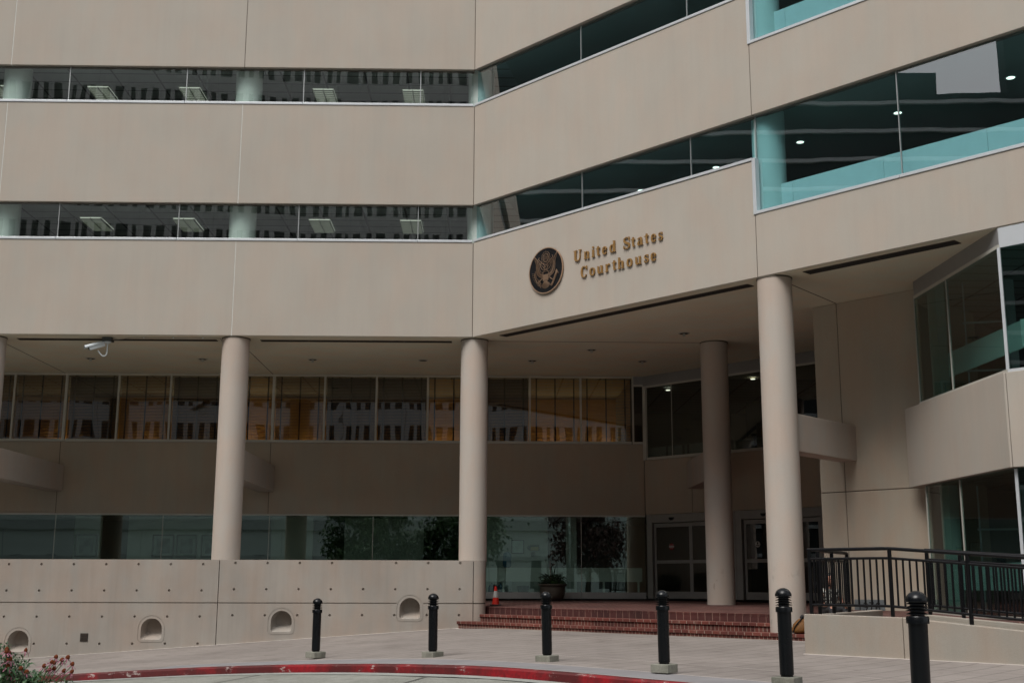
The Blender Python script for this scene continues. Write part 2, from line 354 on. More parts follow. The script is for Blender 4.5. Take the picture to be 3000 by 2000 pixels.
# kerb
M_curb,nt_,bs_=newmat('worn red kerb paint')
n1=noise(nt_,3.4,8,(1,1,2.2),.76);n2=noise(nt_,1.1,3);n3=noise(nt_,22,4)
red=ramp(nt_,n3.outputs[0],.3,.7,(.15,.004,.008),(.31,.005,.012)).outputs[0]
dk=ramp(nt_,n2.outputs[0],.40,.56,(0,0,0),(.85,.85,.85)).outputs[0]
red=mixc(nt_,dk,red,(.055,.010,.010))
ch=ramp(nt_,n1.outputs[0],.605,.625,(0,0,0),(.85,.85,.85)).outputs[0]
a_=mixc(nt_,ch,red,(.36,.30,.28)); nt_.links.new(a_,bs_.inputs['Base Color']);bs_.inputs['Roughness'].default_value=.5;bump(nt_,bs_,n1.outputs[0],.01,.3)
segs=[];start=0;acc=0;cuts=[0]
for i in range(1,len(curbP)):
    acc+=math.hypot(curbP[i][0]-curbP[i-1][0],curbP[i][1]-curbP[i-1][1])
    if acc>2.4: cuts.append(i);acc=0
if cuts[-1]!=len(curbP)-1: cuts.append(len(curbP)-1)
b=MB()
for a0,a1 in zip(cuts,cuts[1:]):
    L=[]
    for i in range(a0,a1+1):
        nx,ny=cnorm(curbP,i);q=[];e=.006 if i==a0 else 0
        tx,ty=ny,-nx
        for o,z in((-.03,-.20),(-.03,-.15),(-.004,-.02),(.03,.004),(.13,.004),(.15,-.02),(.15,-.2)):
            x,y=curbP[i][0]+nx*o+tx*e,curbP[i][1]+ny*o+ty*e;q.append(b.bm.verts.new((x,y,g(x,y)+z)))
        L.append(q)
    for p,q in zip(L,L[1:]):
        for k in range(6): b.bm.faces.new((p[k],p[k+1],q[k+1],q[k]))
    b.bm.faces.new(L[0]);b.bm.faces.new(L[-1][::-1])
tag(b.done('kerb',M_curb,smooth=True),kind='structure')
strip('gutter',-.33,-.035,-.118,plain('pale gutter concrete',(.29,.30,.28),.85,0,.12,3,.2),20)
strip('sidewalk_joint',.15,.168,.007,M_pale,20,130)
b=MB()
for (x0,y0,x1,y1) in((-3.9,21.6,-7.2,13),(-.9,18.5,-3.0,11),(.55,16.9,1.6,11)):
    L=[]
    for k in range(13):
        t=k/12;x=x0+(x1-x0)*t+math.sin(k*2.1)*.012;y=y0+(y1-y0)*t;L.append((x,y))
    for (xa,ya),(xb,yb) in zip(L,L[1:]):
        b.face([(xa-.014,ya,g(xa,ya)-.120),(xa+.014,ya,g(xa,ya)-.120),(xb+.014,yb,g(xb,yb)-.120),(xb-.014,yb,g(xb,yb)-.120)])
tag(b.done('road_joint',plain('black joint filler',(.03,.03,.03),.8)),kind='structure')

# ------------------------------------------------------------------ brick plaza and steps
M_deck=brickmat('plaza bricks',FB,'floor',.20,.10,0,.007,c1=(.085,.020,.016),c2=(.055,.014,.012),cm=(.33,.20,.16),stain=.2)
M_nose=brickmat('step nosing bricks',FB,'wall',.205,.40,.05,.009,c1=(.19,.045,.030),c2=(.12,.028,.020),stain=.5)
M_rise=brickmat('step riser bricks',FB,'wall',.103,.40,.05,.008,c1=(.18,.04,.027),c2=(.095,.022,.017),stain=.6)
st=empty('brick_steps',(3,29,.35),'dark red brick steps and plaza floor in front of the entrance doors','steps')
p=[FB.xy(-.046,-.6),FB.xy(11.0,-.6),(7.75,24.0),FB.xy(22,2.6),FB.xy(30,-2),(34,38.4),(-.4,38.4),(-.4,32.95),(-.06,32.95)]
b=MB(); b.prism(p,.2,zdeck); b.done('plaza_floor',M_deck,st)
for (o,z,t0) in((-.6,.83,-.046),(-.2,.655,.0),(.25,.48,-.233)):
    b=MB(); b.fbox(FB,t0,11.3,o-.36,o,z-.066,z+(.002 if o==-.6 else 0)); b.done('nosing',M_nose,st,bevel=.006)
    b=MB(); b.fbox(FB,t0+.012,11.3,o-.37,o-.03,.1,z-.066); b.done('riser',M_rise,st)

# ------------------------------------------------------------------ courthouse
CH=empty('courthouse',(0,36,0),'tan concrete courthouse with long ribbon windows above a columned arcade','building')
def panel(fr,t0,t1,z0,z1,mat=M_wall,th=.24,gap=.007,bev=.012,name='wall_panel',o=0):
    b=MB(); b.fbox(fr,t0+gap,t1-gap,o-th,o,z0,z1); return b.done(name,mat,CH,bevel=bev)
Ajo=[-29.67,-23.12,-16.57+.0,-13.10,-6.53,0]   # t on the front facade (x = t - .457)
Ajo=[-32.6,-26.1,-19.6,-13.10,-6.53,0]
J1=9.23
def zA(k): return {1:(8.0,10.66),2:(11.74,14.65),3:(15.76,19.0)}[k]
for k in(1,2,3):
    z0,z1=zA(k)
    for a,c in zip(Ajo,Ajo[1:]): panel(FA,a,c,z0,z1)
    panel(FB,0,J1,z0,z1,gap=.006)
panel(FB,J1,22,8.0,9.42); panel(FB,J1,22,11.74,13.44); panel(FB,J1,22,15.76,19.0)
for z0,z1,jt in((8.0,10.66,Ajo[1:]),(11.74,14.65,Ajo[1:]),(15.76,19,Ajo[1:])):
    for j in jt[:-1]:
        b=MB(); b.fbox(FA,j-.012,j+.012,-.1,-.004,z0,z1); b.done('joint_sealant',M_seal if z0<15 or j<-10 else M_seald,CH)
    b=MB(); b.fbox(FA,-.008,.008,-.1,-.004,z0,z1); b.done('joint_sealant',M_seald,CH)
for z0,z1 in((8,9.42),(11.74,13.44),(15.76,19)):
    b=MB(); b.fbox(FB,J1-.01,J1+.01,-.1,-.006,z0,z1); b.done('joint_sealant',M_seald,CH)
# ribbon windows: one window (frame) per pane, each with pane and sill below it
M_frm=plain('thin steel glazing bead',(.42,.44,.44),.35,.6,.05,3)
def window(fr,t0,t1,z0,z1,gm,o=-.12,head=.05,sill=.07,bead=.011,left=True):
    b=MB()
    b.fbox(fr,t0,t1,o-.04,o+.012,z1-.0,z1+.04)      # head channel, in the slot above the glass
    if left: b.fbox(fr,t0-bead,t0+bead,o-.02,o+.02,z0+sill-.005,z1-.001)
    f=b.done('window',M_frm,CH)
    b=MB(); b.fbox(fr,t0+bead,t1-bead,o-.004,o+.004,z0+sill-.02,z1+.01); b.done('pane',gm,f)
    b=MB(); b.fbox(fr,t0+.004,t1-.004,o-.10,.02,z0+.003,z0+sill); b.done('sill',M_alu,f,bevel=.006)
    return f
Aw=[-31.3,-28.01,-24.7,-21.4,-18.08,-14.77,-11.46,-8.16,-4.85,-1.54,-.03]
for (z0,z1) in((10.66,11.74),(14.65,15.76)):
    for a,c in zip(Aw,Aw[1:]): window(FA,a,c,z0,z1,M_gA)
Bw=[.0,.62,3.99,7.44,9.20]
for (z0,z1) in((10.67,11.74),(14.65,15.76)):
    for a,c in zip(Bw,Bw[1:]): window(FB,a,c,z0,z1,M_gB,left=a>1)
for (z0,z1) in((9.42,11.74),(13.44,15.76)):
    for a,c in((9.25,12.68),(12.68,16.1),(16.1,19.5),(19.5,22)): window(FB,a,c,z0,z1,M_gB)
    # metal jamb at the step
    b=MB(); b.fbox(FB,9.20,9.29,-.14,.025,z0-.0,z0+1.30); b.done('window_jamb',M_alu,CH,bevel=.006)
# white ledge strip in the header slot
for (fr,t0,t1) in((FA,-32,-.02),(FB,.02,22)):
    for z in(11.74,15.76):
        b=MB(); b.fbox(fr,t0,t1,-.24,-.17,z-.02,z+.02); b.done('header_strip',M_seald,CH)
# floor slabs (their undersides are the office ceilings)
poly=[(-34,32.28),(CX+.11,32.28),FB.xy(.1,-.27),FB.xy(22,-.27),(32,18),(32,47),(-34,47)]
def slab(z0,z1,name='floor_slab',mat=None,poly=poly): b=MB(); b.prism(poly,z0,z1); return b.done(name,mat or M_ceil,CH)
slab(8.03,9.3); slab(11.93,13.3); slab(15.93,17.2); slab(19.0,19.2,'roof')
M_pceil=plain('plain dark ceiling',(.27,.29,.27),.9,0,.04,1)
for z in(11.905,15.905):
    b=MB(); b.prism([FB.xy(.9,-.28),FB.xy(22,-.28),(31.9,18),(31.9,42.4),(3,42.4)],z,z+.022); b.done('interior_ceiling',M_pceil,CH)
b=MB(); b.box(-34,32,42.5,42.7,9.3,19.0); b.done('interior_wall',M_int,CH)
b=MB(); b.box(-34.2,-34,32,47,-1,19.2); b.done('end_wall',M_wallshade,CH)
b=MB(); b.box(-34.2,32.3,47,47.2,-1,19.2); b.done('rear_wall',M_wallshade,CH)
b=MB(); b.box(32.0,32.3,15,47,0,19.2); b.done('end_wall',M_wallshade,CH)
b=MB(); b.prism([FB.xy(22,0),FB.xy(22,.0),FB.xy(22.2,0),(32.2,17.0),(32,17.5),FB.xy(22,-.3)],7.9,19.2); b.done('end_wall',M_wallshade,CH)
# partitions deep inside the offices
for x in(-24,-15.2,-9,-2.2,3.6):
    for z0 in(9.3,13.3):
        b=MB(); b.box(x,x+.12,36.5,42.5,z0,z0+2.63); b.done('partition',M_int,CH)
# columns inside the ribbon windows
for x in(-26.7,-20.15,-13.60,-6.97):
    for z0,z1 in((9.3,11.93),(13.3,15.93)):
        b=MB(); b.cyl((x,32.68,0),.375,z0,z1,32); b.done('interior_column',M_intcol,CH,smooth=True)
for z0,z1 in((9.3,11.93),(13.3,15.93)):
    b=MB(); b.cyl((-.27,32.72,0),.375,z0,z1,32); b.done('interior_column',M_intcol,CH,smooth=True)
    c=FB.xy(9.28,-.56); b=MB(); b.cyl((c[0],c[1],0),.37,z0,z1,32); b.done('interior_column',M_intcol,CH,smooth=True)
# white guard panels behind the tall windows
for zb in(9.62,13.72):
    ts=[9.60,9.92,12.1,14.3,16.5,18.7,21]
    for a,c in zip(ts,ts[1:]):
        b=MB(); b.fbox(FB,a+.004,c-.004,-.50,-.46,zb,zb+.52); f=b.done('guard_panel',M_guard,CH)
        b=MB(); b.fbox(FB,a+.02,a+.09,-.49,-.47,zb-.35,zb); b.done('guard_post',M_guard,f)
# ceiling lights
M_trof=emit('louvred troffer',(.62,.64,.55),.62); M_lou=plain('louvre blade',(.35,.36,.32),.5); M_spot=emit('warm downlight',(1,.95,.78),2.2)
def troffer(x,y,z):
    b=MB(); b.box(x-.31,x+.31,y,y+1.24,z-.02,z-.01); f=b.done('ceiling_light',M_trof,CH)
    b=MB()
    for k in range(9): b.box(x-.30,x+.30,y+.04+k*.145,y+.055+k*.145,z-.07,z-.022)
    for dx in(-.31,0,.30): b.box(x+dx-.008,x+dx+.008,y,y+1.24,z-.072,z-.02)
    b.done('louvre',M_lou,f)
for z,y in((11.93,34.05),(15.93,33.85)):
    for x in(-28,-25.3,-21.6,-18.7,-14.6,-11.72,-9.0,-5.02,-2.34): troffer(x,y,z)
for (x,y) in((7.47,27.3),(9.2,25.41),(10.92,23.43),(4.09,31.05),(5.78,29.15)):
    for z in(11.93,15.93):
        b=MB(); b.cyl((x,y,0),.085,z-.037,z-.030,20); f=b.done('ceiling_light',M_spot,CH)
        b=MB(); b.lathe([(.12,z-.027),(.12,z-.042),(.088,z-.042),(.088,z-.027)],(x,y,0),20,cap=False); b.done('light_trim',M_alu,f)

# ------------------------------------------------------------------ arcade
M_joint=plain('dark joint',(.10,.085,.065),.9)
ps=[(-34,32.0),(CX,CY),FB.xy(22,0),(32,17),(32,38.5),(-34,38.5)]
ps[0]=(-34,32.03); ps[1]=(CX+.015,CY+.03); ps[2]=FB.xy(22,-.03)
b=MB(); b.prism(ps,7.99,8.029); b.done('soffit',M_soff,CH)
for x in(-26.1,-20.15,-13.56,-6.93):
    b=MB(); b.box(x-.009,x+.009,32.85,38.2,7.984,7.9895); b.done('soffit_joint',M_joint,CH)
b=MB(); b.prism([(6.6,25.7),(6.615,25.685),(8.24,27.62),(8.225,27.635)],7.984,7.9895); b.done('soffit_joint',M_joint,CH)
b=MB(); b.prism([(.0,32.5),(.0,32.48),(6.0,32.5),(6.0,32.52)],7.984,7.9895); b.done('soffit_joint',M_joint,CH)
# columns
def column(x,y,z0,r=.372,mat=M_col):
    b=MB(); b.cyl((x,y,0),r,z0,7.965,48); f=b.done('column',mat,CH,smooth=True)
    b=MB(); b.cyl((x,y,0),r+.012,7.955,7.985,48); b.done('collar',M_joint,f,smooth=True)
for x in(-26.1,-20.1,-13.56,-6.93): column(x,32.39,2.0)
column(-.40,32.42,2.0); column(6.22,25.33,.40); column(6.22,32.50,.8)
# beams from the columns to the walls
b=MB(); 
for x in(-20.0,-13.41,-6.79):
    b=MB(); b.box(x-.48,x+.045,32.6,38.13,4.23,5.045); b.done('beam',M_col,CH,bevel=.015)
b=MB(); b.box(5.98,6.44,32.75,36.1,4.23,5.045); b.done('beam',M_col,CH,bevel=.015)
# beam from the front column to the tower face
p0=(6.05,25.1); 
b=MB(); b.prism([(6.55,25.33),(8.52,27.45),(8.18,27.75),(6.22,25.62)],4.225,5.04); b.done('beam',M_col,CH,bevel=.015)
# back wall, upper solid band
bj=[-34,-26.7,-20.15,-13.55,-6.915,-.3,4.973]
for a,c in zip(bj,bj[1:]): panel(BW,a,c,3.55,5.80,M_wallshade)
for j in bj[1:-1]:
    b=MB(); b.fbox(BW,j-.01,j+.01,-.1,-.008,3.55,5.8); b.done('joint_sealant',M_seald,CH)
panel(ID,.0,1.86,3.56,5.28,M_wallshade); panel(ID,1.86,6.6,3.56,5.28,M_wallshade)
# strip of office windows with blinds
M_slat=[plain('dark wooden slat',(.24,.13,.05),.6),plain('black slat',(.03,.026,.022),.6),plain('amber slat',(.62,.32,.06),.6)]
M_tape=plain('blind tape',(.006,.006,.006),.8)
k=0
wx=[-13.47-1.654*i for i in range(8,0,-1)]+[-13.47,-11.82,-10.165,-8.52,-6.872,-5.25,-3.6,-1.957,-.3,1.32,2.956,4.609]
kinds=[0,1,0,2,1,0,0,0,1,0,1,2,0,1,1,2,1,2,2,0]
for i,(a,c) in enumerate(zip(wx,wx[1:])):
    wd=.055 if i%4==0 else .03
    b=MB()
    b.fbox(BW,a-wd,a+.03,-.06,.05,5.80,7.985); b.fbox(BW,a+.03,c-.035,-.05,.045,5.80,5.875); b.fbox(BW,a+.03,c-.035,-.05,.03,7.93,7.985)
    f=b.done('window',M_alug,CH,bevel=.004)
    b=MB(); b.fbox(BW,a+.03,c-.035,-.012,-.004,5.86,7.94); b.done('pane',M_gL,f)
    kd=kinds[i%len(kinds)]; b=MB()
    n=42
    for q in range(n):
        z=5.90+q*(2.02/n); th=R((26,44,16)[kd])
        cc=BW((a+c)/2,-.16,z); b.obox(cc,((c-a)/2-.045,0,0),(0,.026*math.cos(th),-.026*math.sin(th)),(0,.0012*math.sin(th),.0012*math.cos(th)))
    bl=b.done('blind',M_slat[kd],f)
    b=MB()
    for tx in(.13,.5,.87):
        xx=a+(c-a)*tx; b.fbox(BW,xx-.022,xx+.022,-.128,-.124,5.88,7.93)
    b.done('blind_tape',M_tape,f)
# stub window and inner curtain wall towards the entrance
b=MB(); b.fbox(BW,4.61,4.66,-.05,.05,5.80,7.985); b.fbox(BW,4.66,4.96,-.05,.03,7.66,7.72); b.fbox(BW,4.66,4.96,-.05,.03,5.80,5.87); f=b.done('window',M_alug,CH)
b=MB(); b.fbox(BW,4.66,4.96,-.01,-.004,5.86,7.67); b.done('pane',M_gD,f)
b=MB(); b.fbox(BW,4.66,4.97,-.05,.02,7.72,7.985); b.done('fascia',M_fasc,CH)
for a,c in((.0,1.12),(1.12,2.9),(2.9,4.7),(4.7,6.6)):
    b=MB(); b.fbox(ID,a+.004,c-.004,-.05,.02,7.66,7.985); b.done('fascia',M_fasc,CH)
for a,c in((.14,1.15),(1.15,3.0),(3.0,4.8),(4.8,6.6)):
    b=MB(); b.fbox(ID,a-.01,a+.01,-.03,.012,5.36,7.60); b.fbox(ID,a,c,-.05,.03,7.60,7.66); b.fbox(ID,a,c,-.05,.04,5.28,5.36); f=b.done('window',M_alug,CH)
    b=MB(); b.fbox(ID,a+.01,c-.01,-.008,-.002,5.36,7.6); b.done('pane',M_gD,f)
b=MB(); b.fbox(ID,.0,.13,-.05,.05,5.28,7.66); b.done('window_jamb',M_alug,CH)
# room behind the blinds
M_warm=plain('warm plaster wall',(.50,.27,.08),.8,0,.2,.6); M_lamp=emit('added warm glow',(1,.74,.38),9)
b=MB(); b.box(-34,4.6,43.0,43.1,5.6,7.95); b.done('interior_wall',M_warm,CH)
in2=[(-34,38.42),(4.85,38.42),ID.xy(.05,-.26),ID.xy(6.5,-.26),(13,33),(13,46.9),(-34,46.9)]
b=MB(); b.prism(in2,3.6,5.7); b.done('floor_slab',M_ceil,CH)
for x,w_ in((-15.2,.5),(-12.2,.6),(-10.4,.2),(-8.75,.9),(-6.6,.6),(-4,.25),(-1.6,.7),(.4,.25),(2.3,.7),(4.1,.5)):
    b=MB(); b.box(x-w_/2,x+w_/2,42.55,42.75,5.75,5.80); b.done('added_uplight',M_lamp,CH)  # added glowing strips, hidden below the sill, to wash the wall amber
b=MB(); b.box(4.6,4.7,38.6,46.9,5.7,7.95); b.done('partition',M_int,CH)
for (x,y) in((6.15,40.6),(8.55,38.2)):
    b=MB(); b.cyl((x,y,0),.075,7.93,7.945,20); b.done('ceiling_light',M_spot,CH)

# lobby behind the ground floor glass
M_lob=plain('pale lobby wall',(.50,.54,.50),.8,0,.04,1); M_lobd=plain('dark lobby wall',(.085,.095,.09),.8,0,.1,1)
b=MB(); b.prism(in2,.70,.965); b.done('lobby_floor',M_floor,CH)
gj=[-33.3,-30,-26.7,-23.4,-20.1,-16.83,-13.52,-10.18,-6.86,-3.61,-.3,2.937,4.96]
for a,c in zip(gj,gj[1:]):
    b=MB(); b.fbox(BW,a-.008,a+.008,-.03,.01,1.17,3.50); b.fbox(BW,a,c,-.05,.04,3.50,3.55)
    if a<-.5: b.fbox(BW,a,c,-.05,.03,.9,1.17)
    f=b.done('window',M_alug,CH)
    b=MB(); b.fbox(BW,a+.008,c-.008,-.006,.0,1.17,3.51); b.done('pane',M_gG,f)
    if a>-.5: b=MB(); b.fbox(BW,a,c-.01,-.05,.05,.97,1.17); b.done('kick_plate',plain('kick plate',(.36,.36,.35),.4,.3,.05,2),f,bevel=.005)
for a,c in((-.5,3.55),(3.55,4.9)):
    b=MB(); b.box(a+.003,c-.003,38.62,38.64,1.49,1.92); f=b.done('guard_panel',M_guard,CH)
    b=MB()
    for x in((.47,) if a<0 else(3.65,4.75)): b.box(x,x+.06,38.66,38.70,.965,1.49)
    b.done('guard_post',M_guard,f)
def iw(x0,x1,y,mat,z0=.965,z1=3.6): b=MB(); b.box(x0,x1,y,y+.1,z0,z1); b.done('interior_wall',mat,CH)
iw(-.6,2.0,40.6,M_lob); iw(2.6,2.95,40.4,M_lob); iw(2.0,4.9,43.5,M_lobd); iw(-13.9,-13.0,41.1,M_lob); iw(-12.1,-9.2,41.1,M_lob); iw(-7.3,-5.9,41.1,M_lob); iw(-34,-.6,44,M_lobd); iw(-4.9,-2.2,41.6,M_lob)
b=MB(); b.fbox(BW,2.62,2.68,-1.2,-1.14,.965,3.6); b.done('interior_post',M_alu,CH)

for x in(-12.6,-10.2,-6.4,-3.4,.6,3.4):
    b=MB(); b.box(x-.5,x+.5,38.48,38.86,3.585,3.598); b.done('ceiling_light',bpy.data.materials.get('added lobby glow') or emit('added lobby glow',(.85,1,.93),1.1),CH)  # added lamps above the glass head, out of view, to brighten the lobby
# sliding entrance doors
def T2(fr,t0,t1,o0,o1,z0,z1): b=MB(); b.fbox(fr,t0,t1,o0,o1,z0,z1); return b
ZD=.985
for (a,c) in((.08,3.44),(3.45,6.45)):
    b=MB(); b.fbox(ID,a,a+.21,-.1,.05,ZD,3.555); b.fbox(ID,c-.14,c,-.1,.05,ZD,3.555); b.fbox(ID,a+.21,c-.14,-.1,.045,3.30,3.555)
    f=b.done('door_frame',M_aluf,CH,bevel=.006)
    b=MB(); b.extr([(a+1.0+.09*math.cos(q*math.pi/10+math.pi),3.45+.09*math.sin(q*math.pi/10+math.pi)) for q in range(11)],ID,.04,.085); b.done('motion_sensor',M_black,f)
    l0=a+.25; mid=(a+c)/2; l1=c-.16
    for (u,v,oo) in((l0,mid,-.02),(mid,l1,.015)):
        b=MB(); sw=.075
        b.fbox(ID,u,u+sw,oo-.04,oo,ZD+.01,3.28); b.fbox(ID,v-sw,v,oo-.04,oo,ZD+.01,3.28)
        b.fbox(ID,u+sw,v-sw,oo-.038,oo-.002,ZD+.01,ZD+.22); b.fbox(ID,u+sw,v-sw,oo-.038,oo-.002,3.16,3.28); b.fbox(ID,u+sw,v-sw,oo-.038,oo-.002,2.05,2.15)
        d=b.done('sliding_door',M_aluf,CH,bevel=.004)
        b=MB(); b.fbox(ID,u+sw,v-sw,oo-.024,oo-.018,ZD+.2,3.2); b.done('pane',M_gD,d)
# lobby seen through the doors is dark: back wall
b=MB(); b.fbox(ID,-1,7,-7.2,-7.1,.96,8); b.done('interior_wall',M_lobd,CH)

# tower wall
b=MB(); b.prism([TW.xy(.02,-.3),TW.xy(2.62,-.3),TW.xy(2.62,-3),TW.xy(.02,-3)],.5,7.98); b.done('tower_core',M_wallshade,CH)
for (t0,t1) in((0,.655),(.655,2.72)):
    for z0,z1 in((.5,3.53),(3.55,7.985)): panel(TW,t0,t1,z0,z1,M_wallshade,th=.3)
b=MB(); b.fbox(TW,.02,2.7,-.2,-.012,.5,7.98); b.done('joint_backing',M_joint,CH)
# bay: left face runs towards the street, right face follows the facade
BL=Frame(9.33,25.50,0); BL.d=(.0342,-.99941); BL.n=(-.99941,-.0342)
LT=4.12
BR=Frame(9.471,21.38,ANG)
b=MB(); b.fbox(BL,0,LT,-.1,.0,7.66,7.985); b.done('fascia',M_fasc,CH,bevel=.004)
b=MB(); b.fbox(BL,0,LT,-.1,.015,7.60,7.665); b.done('head_trim',M_alug,CH)
b=MB(); b.fbox(BR,.02,9,-.1,.012,7.60,7.665); b.done('head_trim',M_alu,CH)
b=MB(); b.fbox(BR,0.01,9,-.1,-.0,7.66,7.985); b.done('fascia',M_alu,CH,bevel=.004)
for (fr,sp) in((BL,(0,1.72,LT)),(BR,(0,2.2,4.4,6.6,9))):
    for a,c in zip(sp,sp[1:]):
        for (z0,z1) in((5.25,7.60),(.84,3.50)):
            b=MB()
            wq=.028 if (fr is BR and a==0) else .007
            b.fbox(fr,a-wq,a+wq,-.03,.02,z0+.06,z1); b.fbox(fr,a,c,-.05,.03,z0,z0+.06)
            f=b.done('window',M_alu if fr is BR else M_alug,CH)
            b=MB(); b.fbox(fr,a+wq,c-.009,-.008,-.002,z0+.05,z1+.02); b.done('pane',M_gT,f)
# spandrel between the bay windows
b=MB(); b.prism([BL.xy(-.6,.13),BL.xy(LT+.06,.13),BR.xy(.0,.0+.14),BR.xy(.0,-.35),BL.xy(-.6,-.35)],3.52,5.24); b.done('spandrel_panel',M_wall,CH,bevel=.01)
b=MB(); b.prism([BR.xy(.008,.14),BR.xy(9,.14),BR.xy(9,-.35),BR.xy(.008,-.35)],3.52,5.24); b.done('spandrel_panel',M_wall,CH,bevel=.01)
bin_=[BL.xy(-.3,-.12),BL.xy(LT,-.12),BR.xy(.1,-.12),BR.xy(9,-.12),(20,26),(14,31),(10.5,27.5)]
b=MB(); b.prism(bin_,3.75,5.2); b.done('floor_slab',M_ceil,CH)
b=MB(); b.prism(bin_,7.9,7.98); b.done('interior_ceiling',M_ceil,CH)
b=MB(); b.prism(bin_,.5,.82); b.done('interior_floor',M_floor,CH)
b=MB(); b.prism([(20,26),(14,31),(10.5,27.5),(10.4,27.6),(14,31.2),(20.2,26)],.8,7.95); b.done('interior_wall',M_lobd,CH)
# pale column strip, white mullion grid and guard panel inside the bay
for z0,z1 in((.84,3.5),(5.25,7.9)):
    b=MB(); b.fbox(BL,-.02,.42,-.5,-.3,z0,z1); b.done('interior_wall',M_lob,CH)
    b=MB(); b.obox((10.3,25.2,(z0+z1)/2),(.012,0,0),(0,.02,0),(0,0,(z1-z0)/2)); b.obox((11.2,24.95,(z0+z1)/2),(.09,0,0),(0,.05,0),(0,0,(z1-z0)/2))
    for zz in(z0+.7,z0+1.75): b.obox((10.7,25.08,zz),(.45,-.12,0),(0,.015,0),(0,0,.02))
    b.done('interior_mullion',M_alu,CH)
for fr,t0,t1 in((BL,.5,LT-.1),(BR,.1,9)):
    for z in(5.78,1.35):
        b=MB(); b.fbox(fr,t0,t1,-.50,-.46,z,z+.52); b.done('guard_panel',M_guard,CH)
# soffit vents
for P in (((-12.95,32.50),(-7.50,32.50),.22),((-6.30,32.50),(-1.03,32.50),.22)):
    (x0,y0),(x1,y1),wv=P
    b=MB(); b.box(x0,x1,y0,y0+.02,7.975,7.988); b.box(x0,x1,y0+wv-.02,y0+wv,7.975,7.988); b.box(x0,x0+.02,y0+.02,y0+wv-.02,7.975,7.988); b.box(x1-.02,x1,y0+.02,y0+wv-.02,7.975,7.988)
    for q in(1,2,3): xx=x0+(x1-x0)*q/4; b.box(xx-.01,xx+.01,y0+.02,y0+wv-.02,7.974,7.987)
    f=b.done('soffit_vent',M_rust,CH)
    b=MB(); b.box(x0+.02,x1-.02,y0+.02,y0+wv-.02,7.982,7.986); b.done('vent_slot',M_dark,f)
for (t0,t1,o0,wv) in((.75,8.75,-.30,.26),(10.22,13.6,-.22,.30)):
    b=MB(); b.fbox(FB,t0,t1,o0,o0-.02,7.975,7.988); b.fbox(FB,t0,t1,o0-wv,o0-wv+.02,7.975,7.988); b.fbox(FB,t0,t0+.02,o0-.02,o0-wv+.02,7.975,7.988); b.fbox(FB,t1-.02,t1,o0-.02,o0-wv+.02,7.975,7.988)
    nn=4 if t0<5 else 2
    for q in range(1,nn): tt=t0+(t1-t0)*q/nn; b.fbox(FB,tt-.01,tt+.01,o0-.02,o0-wv+.02,7.974,7.987)
    f=b.done('soffit_vent',M_rust,CH)
    b=MB(); b.fbox(FB,t0+.02,t1-.02,o0-.02,o0-wv+.02,7.981,7.985); b.done('vent_slot',M_dark,f)
# recessed downlights in the soffit
M_lampg=plain('lamp glass',(.5,.5,.46),.3)
for i,(x,y) in enumerate(((-11.9,35.5),(-8.57,35.5),(-5.28,35.47),(-1.98,35.47),(1.30,35.43),(2.93,33.65),(4.61,35.4),(5.19,31.23),(-15.2,35.5),(-18.5,35.5))):
    b=MB(); b.lathe([(.15,7.986),(.15,7.975),(.12,7.975),(.12,7.986)],(x,y,0),24,cap=False); f=b.done('recessed_light',M_alug,CH)
    b=MB(); b.cyl((x,y,0),.12,7.978,7.986,24); b.done('light_recess',M_dark,f)
    if i!=3:
        b=MB()
        for q in range(4): a=q*math.pi/2+.4; b.cyl((x+.025*math.cos(a),y+.025*math.sin(a),0),.013,7.90,7.977,8)
        b.done('lamp_tube',M_lampg,f)

# ------------------------------------------------------------------ retaining wall with light niches
def boolean(o,cutters):
    bmc=bmesh.new()
    for c in cutters:
        bmc.from_mesh(c); bpy.data.meshes.remove(c)
    mc=bpy.data.meshes.new('cut'); bmc.to_mesh(mc); bmc.free(); co=bpy.data.objects.new('cut',mc); COL.objects.link(co); co.location=o.matrix_world.translation if o.parent is None else (0,0,0)
    co.location=(0,0,0)
    md=o.modifiers.new('cut','BOOLEAN'); md.operation='DIFFERENCE'; md.solver='EXACT'; md.object=co; md.use_self=True
    bpy.context.view_layer.update(); dg=bpy.context.evaluated_depsgraph_get()
    me=bpy.data.meshes.new_from_object(o.evaluated_get(dg)); o.modifiers.clear(); old=o.data; o.data=me; bpy.data.objects.remove(co); bpy.data.meshes.remove(mc); bpy.data.meshes.remove(old)
def bmesh_of(fn):
    b=MB(); fn(b); bmesh.ops.recalc_face_normals(b.bm,faces=b.bm.faces); me=bpy.data.meshes.new('c'); b.bm.to_mesh(me); b.bm.free(); return me
RWL=empty('retaining_wall',(-8,32.3,-.3),'long cast concrete retaining wall with form tie holes and arched niches','wall')
niches=[(-12.06,-.31),(-8.67,-.0),(-5.335,.20),(-2.015,.535)]
def dshape(cx,zb,w,h,rb=.07,n=12):
    P=[]; r=w
    for k in range(5): a=math.pi+ (math.pi/2)*k/4; P.append((cx-w+rb+rb*math.cos(a),zb+rb+rb*math.sin(a)))
    for k in range(5): a=1.5*math.pi+(math.pi/2)*k/4; P.append((cx+w-rb+rb*math.cos(a),zb+rb+rb*math.sin(a)))
    zc=zb+h-w
    for k in range(n+1): a=math.pi*k/n; P.append((cx+w*math.cos(a),zc+w*math.sin(a)))
    return P
def wallpiece(x0,x1):
    b=MB(); b.box(x0,x1,32.0,32.88,-1.2,2.03); o=b.done('wall_panel',None,RWL)
    return o
M_niche=M_plinth
holes=[]
